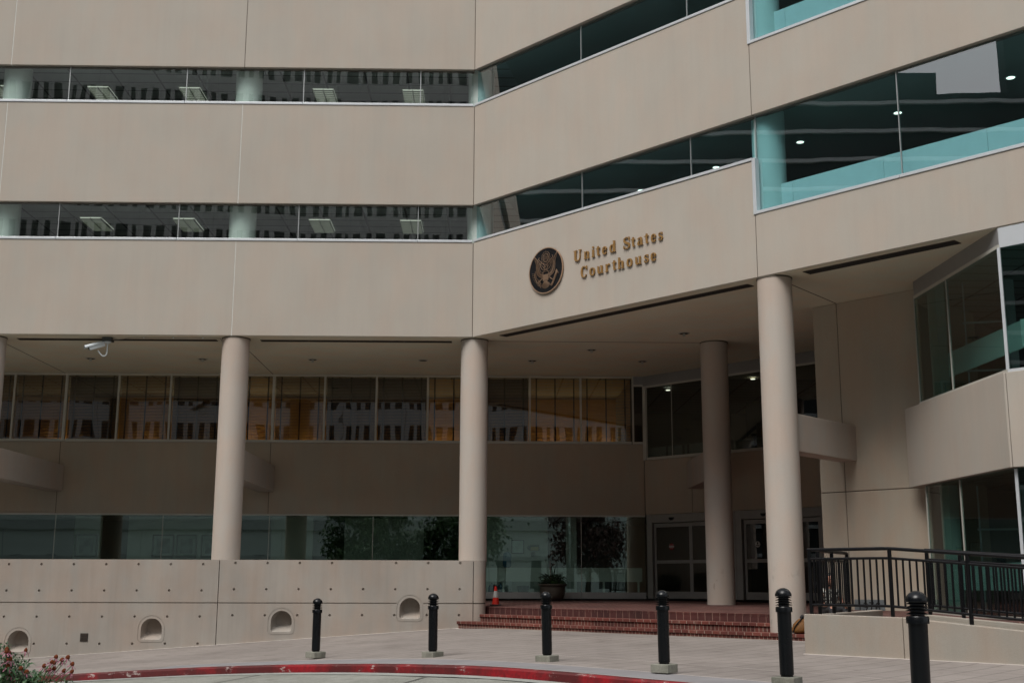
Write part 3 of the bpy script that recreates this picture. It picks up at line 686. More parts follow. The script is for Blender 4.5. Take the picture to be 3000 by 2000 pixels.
for z,x0 in((1.90,-12.45),(1.23,-12.46),(.57,-12.47),(-.11,-12.49)):
    for i in range(-9,15):
        x=x0+i*.838
        if z<0 and x>-7.2: continue
        if z>1.8 and abs(x+3.26)<.3: continue
        dz=(.03 if x>-7 else 0)
        if abs(x+7.0)<.1 or x>-.6: continue
        if any(abs(x-c)<.36 and -.1<z-zb<.6 for c,zb in niches): continue
        holes.append((x,z+dz+ (x+12)*.003))
for (x0,x1) in((-33,-20.2),(-20.18,-13.57),(-13.55,-7.01),(-6.99,-.383)):
    o=wallpiece(x0,x1); cs=[]
    # horizontal groove
    gz=.93
    spans=[(x0-.1,x1+.1)]
    for c,zb in niches:
        if x0<c<x1 and zb<gz<zb+.62: spans=[(x0-.1,c-.345),(c+.345,x1+.1)]
    for a,c in spans: cs.append(bmesh_of(lambda b:b.box(a,c,31.9,32.022,gz-.014,gz+.014)))
    for (hx,hz) in holes:
        if x0+.05<hx<x1-.05: cs.append(bmesh_of(lambda b:b.lathe([(.033,-.1),(.033,.04)],(hx,32,hz),12,axis=(0,1,0))))
    for c,zb in niches:
        if x0<c<x1:
            def f(b):
                A_=dshape(c,zb,.27,.535); B_=dshape(c+.02,zb+.16,.20,.35)
                va=[b.bm.verts.new((x,31.93,z)) for x,z in A_]; v1=[b.bm.verts.new((x,32.02,z)) for x,z in A_]; vb=[b.bm.verts.new((x,32.30,z)) for x,z in B_]
                n=len(va); b.bm.faces.new(va); b.bm.faces.new(vb[::-1])
                for p,q in((va,v1),(v1,vb)):
                    for k in range(n): b.bm.faces.new((p[k],q[k],q[(k+1)%n],p[(k+1)%n]))
            cs.append(bmesh_of(f))
            def f2(b):
                O=dshape(c,zb-.075,.345,.685,.12); I=dshape(c,zb-.063,.333,.661,.11); n=len(O)
                r=[[b.bm.verts.new((x,y,z)) for x,z in P] for P,y in((O,31.95),(I,31.95),(O,32.012),(I,32.012))]
                for k in range(n):
                    j=(k+1)%n
                    b.bm.faces.new((r[0][k],r[0][j],r[1][j],r[1][k])); b.bm.faces.new((r[2][k],r[3][k],r[3][j],r[2][j]))
                    b.bm.faces.new((r[0][k],r[2][k],r[2][j],r[0][j])); b.bm.faces.new((r[1][k],r[1][j],r[3][j],r[3][k]))
            cs.append(bmesh_of(f2))
    # boolean works in world space: the panel mesh is stored relative to the wall's origin
    off=Vector(RWL.location)
    for c in cs:
        c.transform(Matrix.Translation(-off))
    boolean_me=o; par=o.parent; o.parent=None
    boolean(o,cs); o.parent=par
    o.data.materials.clear(); o.data.materials.append(M_plinth)
# rounded end piece
P=[(-.365,32.0),(-.30,32.0)]+[(-.30+.25*math.sin(a),32.25-.25*math.cos(a)) for a in [math.pi/2*k/8 for k in range(1,9)]]+[(-.05,32.95),(-.365,32.95)]
for z0,z1 in((-.4,.916),(.944,2.03)):
    b=MB(); b.prism(P,z0,z1); b.done('wall_end',M_plinth,RWL,smooth=True)
b=MB(); b.prism([(x*.96-.014,y+.014) for x,y in P],.9,.96); b.done('wall_groove',M_joint,RWL)
b=MB(); b.box(-33,-.37,32.88,33.05,1.2,1.9); b.done('wall_backing',M_plinth,RWL)
# drain cover
b=MB(); b.box(-10.475,-10.28,31.985,32.01,-.045,.155); f=b.done('drain_cover',M_dark,RWL)
b=MB()
for q in range(5): b.box(-10.46,-10.295,31.980,31.984,-.03+q*.038,-.015+q*.038)
b.done('grille',M_rust,f)
# pale line of mortar at the foot of walls
b=MB(); L=[(-20+i*.5) for i in range(40)]
for a,c in zip(L,L[1:]):
    b.face([(a,31.965,g(a,32)+.006),(c,31.965,g(c,32)+.006),(c,31.999,g(c,32)+.012),(a,31.999,g(a,32)+.012)])
tag(b.done('sidewalk_joint',M_pale),kind='structure')
b=MB(); 
for t0,o in((-.24,.25),):
    p=[FB.xy(-.26,.275),FB.xy(11.2,.275),FB.xy(11.2,.245),FB.xy(-.26,.245)]; b.prism(p,.2,lambda x,y:g(x,y)+.010)
p=[FB.xy(12.06,3.27),FB.xy(22,3.27),FB.xy(22,3.235),FB.xy(12.06,3.235)]; b.prism(p,.2,lambda x,y:g(x,y)+.010)
tag(b.done('sidewalk_joint',M_pale),kind='structure')

# ------------------------------------------------------------------ ramp walls
M_ramp=concrete('ramp wall concrete',(.33,.305,.265),.08,.035,bs_=.6,grain=.08)
M_cap=concrete('pale worn wall top',(.50,.45,.39),.1,.05)
def zr(t): return .965 if t<13.66 else .965-(t-13.66)*.078
RM=empty('ramp_wall',(*FB.xy(14,3.1),.33),'low tan concrete wall along the entrance ramp nearest the street','wall')
RN=(RM,); 
for (a,c) in((12.08,13.9),(13.91,16.4),(16.41,22)):
    b=MB(); b.fbox(FB,a,c,3.02,3.24,-.1,0)
    for v in b.bm.verts:
        if v.co.z>-.05:
            t=(v.co.x-CX)*FB.d[0]+(v.co.y-CY)*FB.d[1]; v.co.z=zr(t)
    if a<13: # subdivide for the knee: add a second piece
        pass
    b.done('wall_panel',M_ramp,RM,bevel=.012)
RS=empty('ramp_side_wall',(6.6,22.8,.6),'short concrete curb wall running from the ramp corner back to the entrance plaza','wall')
b=MB(); b.prism([FB.xy(12.09,3.0),FB.xy(12.32,3.0),FB.xy(11.2,-1.03),FB.xy(10.97,-1.03)],.2,.955); b.done('wall_panel',M_ramp,RS,bevel=.012)
RR=empty('ramp_rear_wall',(*FB.xy(15,1.9),.6),'second low concrete wall behind the ramp rail below the bay window','wall')
b=MB(); b.fbox(FB,13.6,22,1.68,1.9,.2,0)
for v in b.bm.verts:
    if v.co.z<.1: t=(v.co.x-CX)*FB.d[0]+(v.co.y-CY)*FB.d[1]; v.co.z=.965-(t-13.6)*.07
b.done('wall_panel',M_ramp,RR,bevel=.012)
b=MB(); b.prism([FB.xy(12.3,3.03),FB.xy(22,3.03),FB.xy(22,1.9),FB.xy(13.5,1.9),FB.xy(12.0,1.9)],.1,lambda x,y:max(.2,.80-.075*max(0,((x-CX)*FB.d[0]+(y-CY)*FB.d[1])-13.6)))
tag(b.done('ramp',M_road),kind='structure')
# railings
def railing(name,label,fr,pts,base,posts,rtop,spacing=.118,end=False,rr=.027,curl=False,br=.018):
    # pts: list of (t,o); height functions relative to base(t)
    x0,y0=fr.xy(*pts[0]); root=empty(name,(x0,y0,base(0)),label,'railing')
    def at(s):
        L=0
        for p,q in zip(pts,pts[1:]):
            d=math.hypot(q[0]-p[0],q[1]-p[1])
            if s<=L+d+1e-9: k=(s-L)/d; return fr.xy(p[0]+(q[0]-p[0])*k,p[1]+(q[1]-p[1])*k)
            L+=d
        return fr.xy(*pts[-1])
    S=sum(math.hypot(q[0]-p[0],q[1]-p[1]) for p,q in zip(pts,pts[1:]))
    N=max(2,int(S/.35))
    ss=sorted(set([S*i/N for i in range(N+1)]+[1.58] if S>3 else [S*i/N for i in range(N+1)]))
    for nm,h,r in(('top_rail',rtop,rr+.003),('middle_rail',rtop-.155,rr-.004),('bottom_rail',.155,rr-.004)):
        b=MB(); L=[(*at(s),base(s)+h) for s in ss]
        if nm=='top_rail' and curl:
            L=L[:-1]; x,y=at(S-.05); L.append((x,y,base(S)+h)); x,y=at(S-.012); L.append((x,y,base(S)+h-.02)); x,y=at(S); L.append((x,y,base(S)+h-.06)); L.append((x,y,base(S)+h-.16))
        b.tube(L,r,10); b.done(nm,M_rail,root,smooth=True)
    for s in posts:
        b=MB(); x,y=at(s); b.cyl((x,y,0),.034,base(s)-.01,base(s)+rtop,12); b.done('post',M_rail,root,smooth=True)
    n=int(S/spacing)
    for i in range(1,n):
        s=i*spacing
        if any(abs(s-p)<.06 for p in posts): continue
        x,y=at(s); b=MB(); b.cyl((x,y,0),br,base(s)+.155,base(s)+rtop-.155,8); b.done('baluster',M_rail,root,smooth=True)
    return root
railing('ramp_railing','black steel railing standing on the low wall nearest the street',FB,[(12.14,3.12),(21,3.12)],lambda s:zr(12.14+s),[.03,1.54,2.86,4.2,5.6,7],1.08)
railing('ramp_railing','short black railing with a rounded end on the curb wall beside the steps',FB,[(12.2,2.92),(11.62,.95)],lambda s:.955,[.03,.95,2.04],1.08,curl=True,br=.012,spacing=.125)
railing('ramp_railing','black railing on the rear ramp wall below the bay window',FB,[(13.62,1.79),(21,1.79)],lambda s:.965-s*.07,[.03,.62,2.2,3.8,5.4],1.08)

# ------------------------------------------------------------------ bollards
M_bol,nt_,bs_=newmat('chipped black bollard paint')
n1=noise(nt_,16,4,rough=.7);n2=noise(nt_,2,3)
c_=ramp(nt_,n1.outputs[0],.72,.735,(.003,.0038,.005),(.22,.21,.20)).outputs[0]
nt_.links.new(c_,bs_.inputs['Base Color']); bs_.inputs['Specular IOR Level'].default_value=.3
nt_.links.new(ramp(nt_,n2.outputs[0],  .3,.7,(.20,)*3,(.32,)*3).outputs[0],bs_.inputs['Roughness'])
M_base=concrete('weathered bollard footing',(.30,.295,.25),.2,.25,bs_=1,grain=.25,tint=(.75,.78,.75))
bl=[((-3.381,24.484),.116,-.75),((-.984,22.443),.235,-.70),((.988,20.316),.296,-.62),((2.524,17.601),.339,-.66),((3.553,14.637),.387,-.60),((3.81,10.85),.345,-.5)]
lab=['black domed bollard on a mossy footing, farthest left of the row','black domed bollard second from the left, in front of the last wall niche','black domed bollard in front of the planter bowl and the brick steps','black domed bollard fourth from the left, in front of the left entrance doors','black domed bollard in front of the tall column and the orange bag','largest black domed bollard at the right, in front of the ramp wall']
def bollard():
    r=empty('bollard',(0,0,0)); rs=.083
    b=MB(); b.lathe([(rs-.01,.03),(rs-.01,.05),(rs,.055),(rs,.80)],seg=40); b.done('post',M_bol,r,smooth=True)
    b=MB(); b.lathe([(rs+.002,.775),(rs+.016,.775),(rs+.016,.828),(rs+.010,.838),(rs-.02,.838)],seg=40,cap=False); b.done('collar',M_bol,r,smooth=True)
    b=MB(); b.lathe([(.062,.82),(.062,.97)],seg=32); co=b.done('light_core',M_black,r,smooth=True)
    for k in range(4):
        z=.857+k*.029; b=MB(); b.lathe([(.063,z+.014),(rs+.016,z),(rs+.016,z-.004),(.063,z+.006)],seg=40,cap=False); b.done('louvre',M_bol,r,smooth=True)
    b=MB(); b.lathe([(.06,.958),(rs+.014,.958),(rs+.016,.966)]+[((rs+.016)*math.cos(a),.966+.092*math.sin(a)) for a in[math.pi/2*k/12 for k in range(1,12)]]+[(.001,1.058)],seg=40,cap=False); b.done('dome',M_bol,r,smooth=True)
    b=MB(); b.box(-.14,.14,-.14,.14,-.09,.03)
    for v in b.bm.verts: v.co.x+=random.uniform(-.008,.008); v.co.y+=random.uniform(-.008,.008)
    b.done('footing',M_base,r,bevel=.01); return r
proto=bollard()
for i,((x,y),z,rz) in enumerate(bl):
    o=proto if i==0 else copy_tree(proto)
    o.scale=(.945,)*3; o.location=(x*.945,y*.945,1.5+(z-1.5)*.945-(-.022 if i==5 else .014)); o.rotation_euler=(R(random.uniform(-.8,.8)),R(random.uniform(-.8,.8)),rz); tag(o,lab[i],'bollard','black bollards along the red kerb')

# ------------------------------------------------------------------ traffic cone
M_or=plain('orange red cone plastic',(.62,.025,.012),.45,0,.05,3); M_wht=plain('white reflective band',(.50,.50,.48),.5,0,.06,5)
cx,cy=.225,33.7; cz=zdeck(cx,cy)
cn=empty('traffic_cone',(cx,cy,cz),'orange traffic cone with white band beside the rounded end of the wall','cone')
cr=lambda z:.105-.082*(z/.56)
b=MB(); b.lathe([(cr(z),cz+z) for z in(.02,.21)],(cx,cy,0),28); b.done('cone_body',M_or,cn,smooth=True)
b=MB(); b.lathe([(cr(z)+.001,cz+z) for z in(.211,.385)],(cx,cy,0),28); b.done('reflective_band',M_wht,cn,smooth=True)
b=MB(); b.lathe([(cr(z),cz+z) for z in(.386,.51)],(cx,cy,0),28); b.done('cone_tip',M_or,cn,smooth=True)
b=MB(); b.lathe([(cr(.51)-.002,cz+.51),(.018,cz+.555)],(cx,cy,0),20); b.done('tip_cap',M_black,cn,smooth=True)
b=MB(); b.box(cx-.16,cx+.16,cy-.16,cy+.16,cz+.003,cz+.03); b.done('cone_base',M_black,cn,bevel=.01)

# ------------------------------------------------------------------ planter bowl and its plants
M_bowl=plain('dark bronze planter',(.075,.064,.05),.42,0,.2,5,.5,.2)
px,py=1.98,37.30; pz=zdeck(px,py)
pb=empty('planter_bowl',(px,py,pz),'dark round planter bowl in front of the lobby glass','planter')
prof=[(.16,0),(.26,.012),(.335,.08),(.372,.18),(.385,.33),(.392,.43),(.44,.455),(.446,.49),(.43,.50),(.385,.485),(.36,.44)]
b=MB(); b.lathe([(r,pz+z) for r,z in prof],(px,py,0),48,cap=False); b.done('bowl',M_bowl,pb,smooth=True)
b=MB(); b.cyl((px,py,0),.38,pz+.40,pz+.44,32); b.done('soil',plain('soil',(.02,.015,.01),.95),pb)
def leafmat(name,c,c2): 
    m,nt,bs=newmat(name); n=noise(nt,14,3); nt.links.new(ramp(nt,n.outputs[0],.35,.65,c,c2).outputs[0],bs.inputs['Base Color']); bs.inputs['Roughness'].default_value=.5; return m
M_lf=leafmat('dark green leaf',(.010,.022,.010),(.03,.055,.022)); M_lf2=leafmat('bright green leaf',(.04,.10,.02),(.08,.17,.04)); M_redf=plain('red bloom',(.20,.012,.01),.6)
def blade(b,p,az,el,L,wd,droop,n=6,twist=0):
    # curved strap leaf, folded along the middle
    p=Vector(p); d=Vector((math.cos(az)*math.cos(el),math.sin(az)*math.cos(el),math.sin(el))); side=Vector((-math.sin(az),math.cos(az),0)); prev=None
    for k in range(n+1):
        t=k/n; ww=wd*(.45+1.1*t if t<.4 else (1-t)/.6*.9+.02); e=el-droop*t
        d=Vector((math.cos(az)*math.cos(e),math.sin(az)*math.cos(e),math.sin(e)))
        if k: p=p+d*(L/n)
        upv=side.cross(d)
        c=[b.bm.verts.new(p-side*ww/2+upv*ww*.18),b.bm.verts.new(p),b.bm.verts.new(p+side*ww/2+upv*ww*.18)]
        if prev:
            b.bm.faces.new((prev[0],prev[1],c[1],c[0])); b.bm.faces.new((prev[1],prev[2],c[2],c[1]))
        prev=c
def leaf(b,p,d,L,wd,bend=.3):
    d=Vector(d).normalized(); s=d.cross(Vector((random.uniform(-.4,.4),random.uniform(-.4,.4),1))).normalized(); u=s.cross(d)
    p=Vector(p); m=p+d*L*.5+u*L*.06; e=p+d*L-u*L*bend
    v=[b.bm.verts.new(q) for q in(p,m+s*wd/2+u*wd*.15,e,m-s*wd/2+u*wd*.15,m)]
    b.bm.faces.new((v[0],v[1],v[4])); b.bm.faces.new((v[1],v[2],v[4])); b.bm.faces.new((v[2],v[3],v[4])); b.bm.faces.new((v[3],v[0],v[4]))
pl_=empty('potted_plant',(px,py,pz+.44),'spiky dark green plant with a red flower spike in the planter bowl','plant')
b=MB()
for k in range(26): az=k*2.4; blade(b,(px+.03*math.cos(az),py+.03*math.sin(az),pz+.52),az,R(random.uniform(35,82)),random.uniform(.46,.70),.055,R(random.uniform(30,75)))
b.done('strap_leaves',M_lf,pl_)
b=MB()
for k in range(420):
    az=random.uniform(0,6.28); r=random.uniform(.15,.40); h=random.uniform(.0,.36)*(1-.3*(r/.4)); leaf(b,(px+r*math.cos(az),py+r*math.sin(az),pz+.46+h),(math.cos(az)+random.uniform(-.7,.7),math.sin(az)+random.uniform(-.7,.7),random.uniform(-.2,.9)),random.uniform(.07,.12),.05)
b.done('foliage',M_lf,pl_)
b=MB()
for k in range(160): az=random.uniform(-2.2,-.3); r=random.uniform(.22,.42); leaf(b,(px+r*math.cos(az)*.8+.06,py+r*math.sin(az),pz+.46+random.uniform(0,.11)),(random.uniform(-1,1),random.uniform(-1,.2),random.uniform(0,.8)),.06,.035)
b.done('ground_foliage',M_lf2,pl_)
b=MB(); b.tube([(px-.06,py,pz+.6),(px-.07,py,pz+1.12)],.006,6)
for k in range(40): z=random.uniform(.84,1.15); az=random.uniform(0,6.28); leaf(b,(px-.07,py,pz+z),(math.cos(az),math.sin(az),.5),.05,.022)
b.done('flower_spike',M_redf,pl_)

# ------------------------------------------------------------------ security camera
M_cam=plain('white camera housing',(.56,.61,.63),.4,0,.04,6); M_cond=plain('painted conduit',(.30,.27,.22),.6)
sx,sy=-10.40,32.33
SC=empty('security_camera',(sx,sy,7.98),'white bullet security camera hanging from a grey box under the overhang','camera')
b=MB(); b.box(sx-.125,sx+.125,sy-.13,sy+.13,7.87,7.972); b.done('junction_box',plain('dark grey box',(.045,.05,.05),.5),SC,bevel=.006)
b=MB(); b.lathe([(.02,7.80),(.045,7.815),(.095,7.845),(.10,7.868)],(sx-.01,sy,0),24); b.done('mount_flange',M_cam,SC,smooth=True)
b=MB(); b.tube(catmull([(sx-.01,sy,7.83),(sx-.01,sy,7.60),(sx-.04,sy,7.49),(sx-.12,sy-.02,7.475),(sx-.20,sy-.05,7.56),(sx-.24,sy-.06,7.62)],6),.019,12); b.done('bracket_arm',M_cam,SC,smooth=True)
cd=Vector((-.82,-.42,-.36)).normalized(); cs_=cd.cross(Vector((0,0,1))).normalized(); cu=cs_.cross(cd); cc=Vector((sx-.29,sy-.08,7.74))
b=MB(); prof=[(-.075,-.075),(.075,-.075),(.082,.0),(.082,.03)]+[(.082*math.cos(a),.03+.05*math.sin(a)) for a in[math.pi*k/8 for k in range(1,8)]]+[(-.082,.03),(-.082,.0)]
A1=[b.bm.verts.new(cc-cd*.22+cs_*x+cu*z) for x,z in prof]; A2=[b.bm.verts.new(cc+cd*.20+cs_*x+cu*z) for x,z in prof]
for k in range(len(prof)): b.bm.faces.new((A1[k],A1[(k+1)%len(prof)],A2[(k+1)%len(prof)],A2[k]))
b.bm.faces.new(A1); b.bm.faces.new(A2)
b.done('housing',M_cam,SC,smooth=True)
b=MB(); b.obox(cc+cd*.203+cu*-.005,cs_*.06,cu*.055,cd*.003); b.done('lens_window',M_black,SC)
b=MB(); pr=[(-.10,.015)]+[(-.10*math.cos(a),.03+.068*math.sin(a)) for a in[math.pi*k/10 for k in range(0,11)]]+[(.10,.015)]
A1=[];
for e in(-.25,.30):
    A1.append([b.bm.verts.new(cc+cd*e+cs_*x+cu*z) for x,z in pr]); A1.append([b.bm.verts.new(cc+cd*e+cs_*x*.95+cu*(z-.006)) for x,z in pr])
n=len(pr)
for k in range(n-1):
    b.bm.faces.new((A1[0][k],A1[0][k+1],A1[2][k+1],A1[2][k])); b.bm.faces.new((A1[1][k],A1[3][k],A1[3][k+1],A1[1][k+1])); b.bm.faces.new((A1[0][k],A1[1][k],A1[1][k+1],A1[0][k+1])); b.bm.faces.new((A1[2][k],A1[2][k+1],A1[3][k+1],A1[3][k]))
for k in(0,n-1): b.bm.faces.new((A1[0][k],A1[2][k],A1[3][k],A1[1][k]))
b.done('sun_shield',M_cam,SC,smooth=True)
cdt=empty('conduit',(-8.7,32.3,7.96),'thin painted conduit running under the overhang from the camera box','conduit')
b=MB(); b.tube(catmull([(sx+.12,sy-.03,7.93),(sx+.35,sy-.05,7.935),(sx+.7,sy-.12,7.96),(-9,32.22,7.965),(-7.5,32.22,7.965),(-7.33,32.25,7.95),(-7.3,32.3,7.9)],5),.011,8); b.done('pipe',M_cond,cdt,smooth=True)
for x in(-9.4,-8.6,-7.8):
    b=MB(); b.box(x-.012,x+.012,32.18,32.26,7.950,7.983); b.done('clip',M_cam,cdt)

# ------------------------------------------------------------------ seal on the wall
M_brz=plain('polished copper line',(.52,.35,.24),.38,.6,.08,9); M_blk=plain('black enamel disc',(.008,.0085,.010),.6,0,.5,7,.15); M_gold=plain('bronze letters',(.38,.215,.075),.42,.45,.12,12)
SE=empty('wall_seal',FB(2.84,.03,9.34),'round black and bronze eagle seal mounted on the wall left of the lettering','seal')
SF=Frame(*FB.xy(2.84,0),ANG); RX,RZ=.60,.585
def arc(cx,cz,rx,rz,a0,a1,n=24): return [(cx+rx*math.cos(R(a0+(a1-a0)*k/n)),cz+rz*math.sin(R(a0+(a1-a0)*k/n))) for k in range(n+1)]
CZ=9.335
b=MB(); b.extr(arc(0,CZ,RX,RX,0,360-7.5,47),SF,.004,.045); b.done('disc',M_blk,SE,bevel=.004)
b=MB(); b.ribbon(arc(0,CZ,RX-.006,RX-.006,0,360,64),.022,SF,.02,.055); b.done('rim',M_brz,SE)
lw=.0085
def line(P,ww=lw,oo=None): 
    global _o
    ww*=.62
    _o+=.00008
    _b.ribbon([(x,CZ+z) for x,z in P],ww,SF,.040,.0505+_o)
_o=0;_b=MB()
def mir(P): return [(-x,z) for x,z in P]
# glory: scalloped cloud ring, inner ring, stars
line([((.148+.010*math.cos(k*math.pi/2.0*1.0))*math.cos(R(k*7.5)),.335+(.165+.010*math.cos(k*math.pi/2))*math.sin(R(k*7.5))) for k in range(49)],.009)
line([((.105+.006*math.cos(k*math.pi/1.5))*math.cos(R(k*7.5)),.335+(.118+.006*math.cos(k*math.pi/1.5))*math.sin(R(k*7.5))) for k in range(49)],.008)
for k in range(28):
    a=R(k*360/28); line([(.078*math.cos(a),.335+.085*math.sin(a)),(.102*math.cos(a),.335+.113*math.sin(a))],.006)
for (x,z) in[(0,0),(.035,.02),(-.035,.02),(.035,-.02),(-.035,-.02),(0,.042),(0,-.042),(.055,.05),(-.055,.05),(.055,-.05),(-.055,-.05),(.065,0),(-.065,0)]:
    for a in(0,60,120): line([(x-.011*math.cos(R(a)),.335+z-.011*math.sin(R(a))),(x+.011*math.cos(R(a)),.335+z+.011*math.sin(R(a)))],.006)
_b.done('star_cloud',M_brz,SE)
_b=MB()
for f in((lambda P:P),mir):
    # wing outline and feathers
    line(f(catmull([(.07,.02),(.14,.06),(.20,.16),(.27,.28),(.40,.42)],6)),.010)
    line(f(catmull([(.40,.42),(.385,.33),(.34,.22),(.335,.08),(.31,-.05),(.22,-.14),(.12,-.18)],6)),.007)
    line(f(catmull([(.10,-.05),(.17,-.02),(.215,.06),(.25,.17),(.33,.33)],6)),.007)
    line(f(catmull([(.09,-.10),(.16,-.10),(.235,-.03),(.275,.06),(.29,.19)],6)),.006)
    i1=catmull([(.09,-.08),(.17,-.06),(.225,.02),(.255,.12),(.285,.24),(.36,.38)],5); i2=catmull([(.11,-.18),(.22,-.145),(.31,-.05),(.335,.07),(.345,.20),(.395,.40)],5)
    for p,q in zip(i1[1::1],i2[1::1]): line(f([p,q]),.0065)
    # banner
    line(f(catmull([(.03,.12),(.09,.19),(.14,.20),(.17,.26),(.235,.30),(.25,.35),(.22,.37)],6)),.012)
    line(f(catmull([(.05,.06),(.11,.13),(.17,.17),(.20,.23),(.25,.26)],6)),.008)
    # legs
    line(f(catmull([(.09,-.20),(.15,-.21),(.21,-.26),(.25,-.27)],6)),.022)
_b.done('wings',M_brz,SE)
_b=MB()
line(catmull([(-.05,.03),(-.045,.10),(.0,.14),(.05,.13),(.075,.09),(.06,.07)],6),.010); line(catmull([(.06,.08),(.05,.03),(.06,-.02)],5),.009)
for x in(-.04,-.015,.01,.035): line([(x,.0),(x+.006,.045)],.007)
line([(-.03,.08),(.0,.095)],.018); line(catmull([(-.05,.03),(-.06,-.02)],3),.009)
_b.done('eagle_head',M_brz,SE)
_b=MB()
line([(-.095,-.03),(.095,-.03),(.095,-.11),(-.095,-.11),(-.095,-.03)],.009)
for k in range(11): x=-.09+k*.018; line([(x,-.115),(x*.97,-.26)],.0145)
line([(-.09,-.262),(.0,-.285),(.09,-.262)],.010)
_b.done('shield',M_brz,SE)
_b=MB()
for k in range(11):
    a=R(-90+(k-5)*9); L_=.20-.004*abs(k-5)**1.5; x0,z0=(k-5)*.009,-.285
    line(catmull([(x0,z0),(x0+L_*.5*math.cos(a)+.006,z0+L_*.5*math.sin(a)),(x0+L_*math.cos(a),z0+L_*math.sin(a))],4),.0075)
line(arc(0,-.30,.04,.03,0,360,12),.006)
_b.done('tail_feathers',M_brz,SE)
_b=MB()
line(catmull([(-.18,-.43),(-.24,-.33),(-.33,-.24),(-.39,-.12),(-.40,-.02)],6),.009)
for k in range(10):
    x,z=[(-.20,-.39),(-.24,-.33),(-.28,-.28),(-.33,-.24),(-.36,-.19),(-.38,-.14),(-.395,-.09),(-.40,-.04),(-.26,-.30),(-.22,-.36)][k]
    for sg in(-1,1):
        a=R(115+sg*48); line(catmull([(x,z),(x+.04*math.cos(a)+.012,z+.04*math.sin(a)),(x+.085*math.cos(a),z+.085*math.sin(a))],4),.008)
_b.done('olive_branch',M_brz,SE)
_b=MB()
for k in range(6):
    dx=k*.011; line([(.20+dx,-.42+k*.004),(.38+dx*.6,-.08-k*.012)],.006); line([(.355+dx*.8,-.09-k*.012),(.385+dx*.8,-.03-k*.014),(.40+dx*.8,-.10-k*.01)],.006)
line([(.34,-.20),(.40,-.06)],.03); line(arc(.215,-.41,.03,.03,0,360,10),.012)
_b.done('arrows',M_brz,SE)

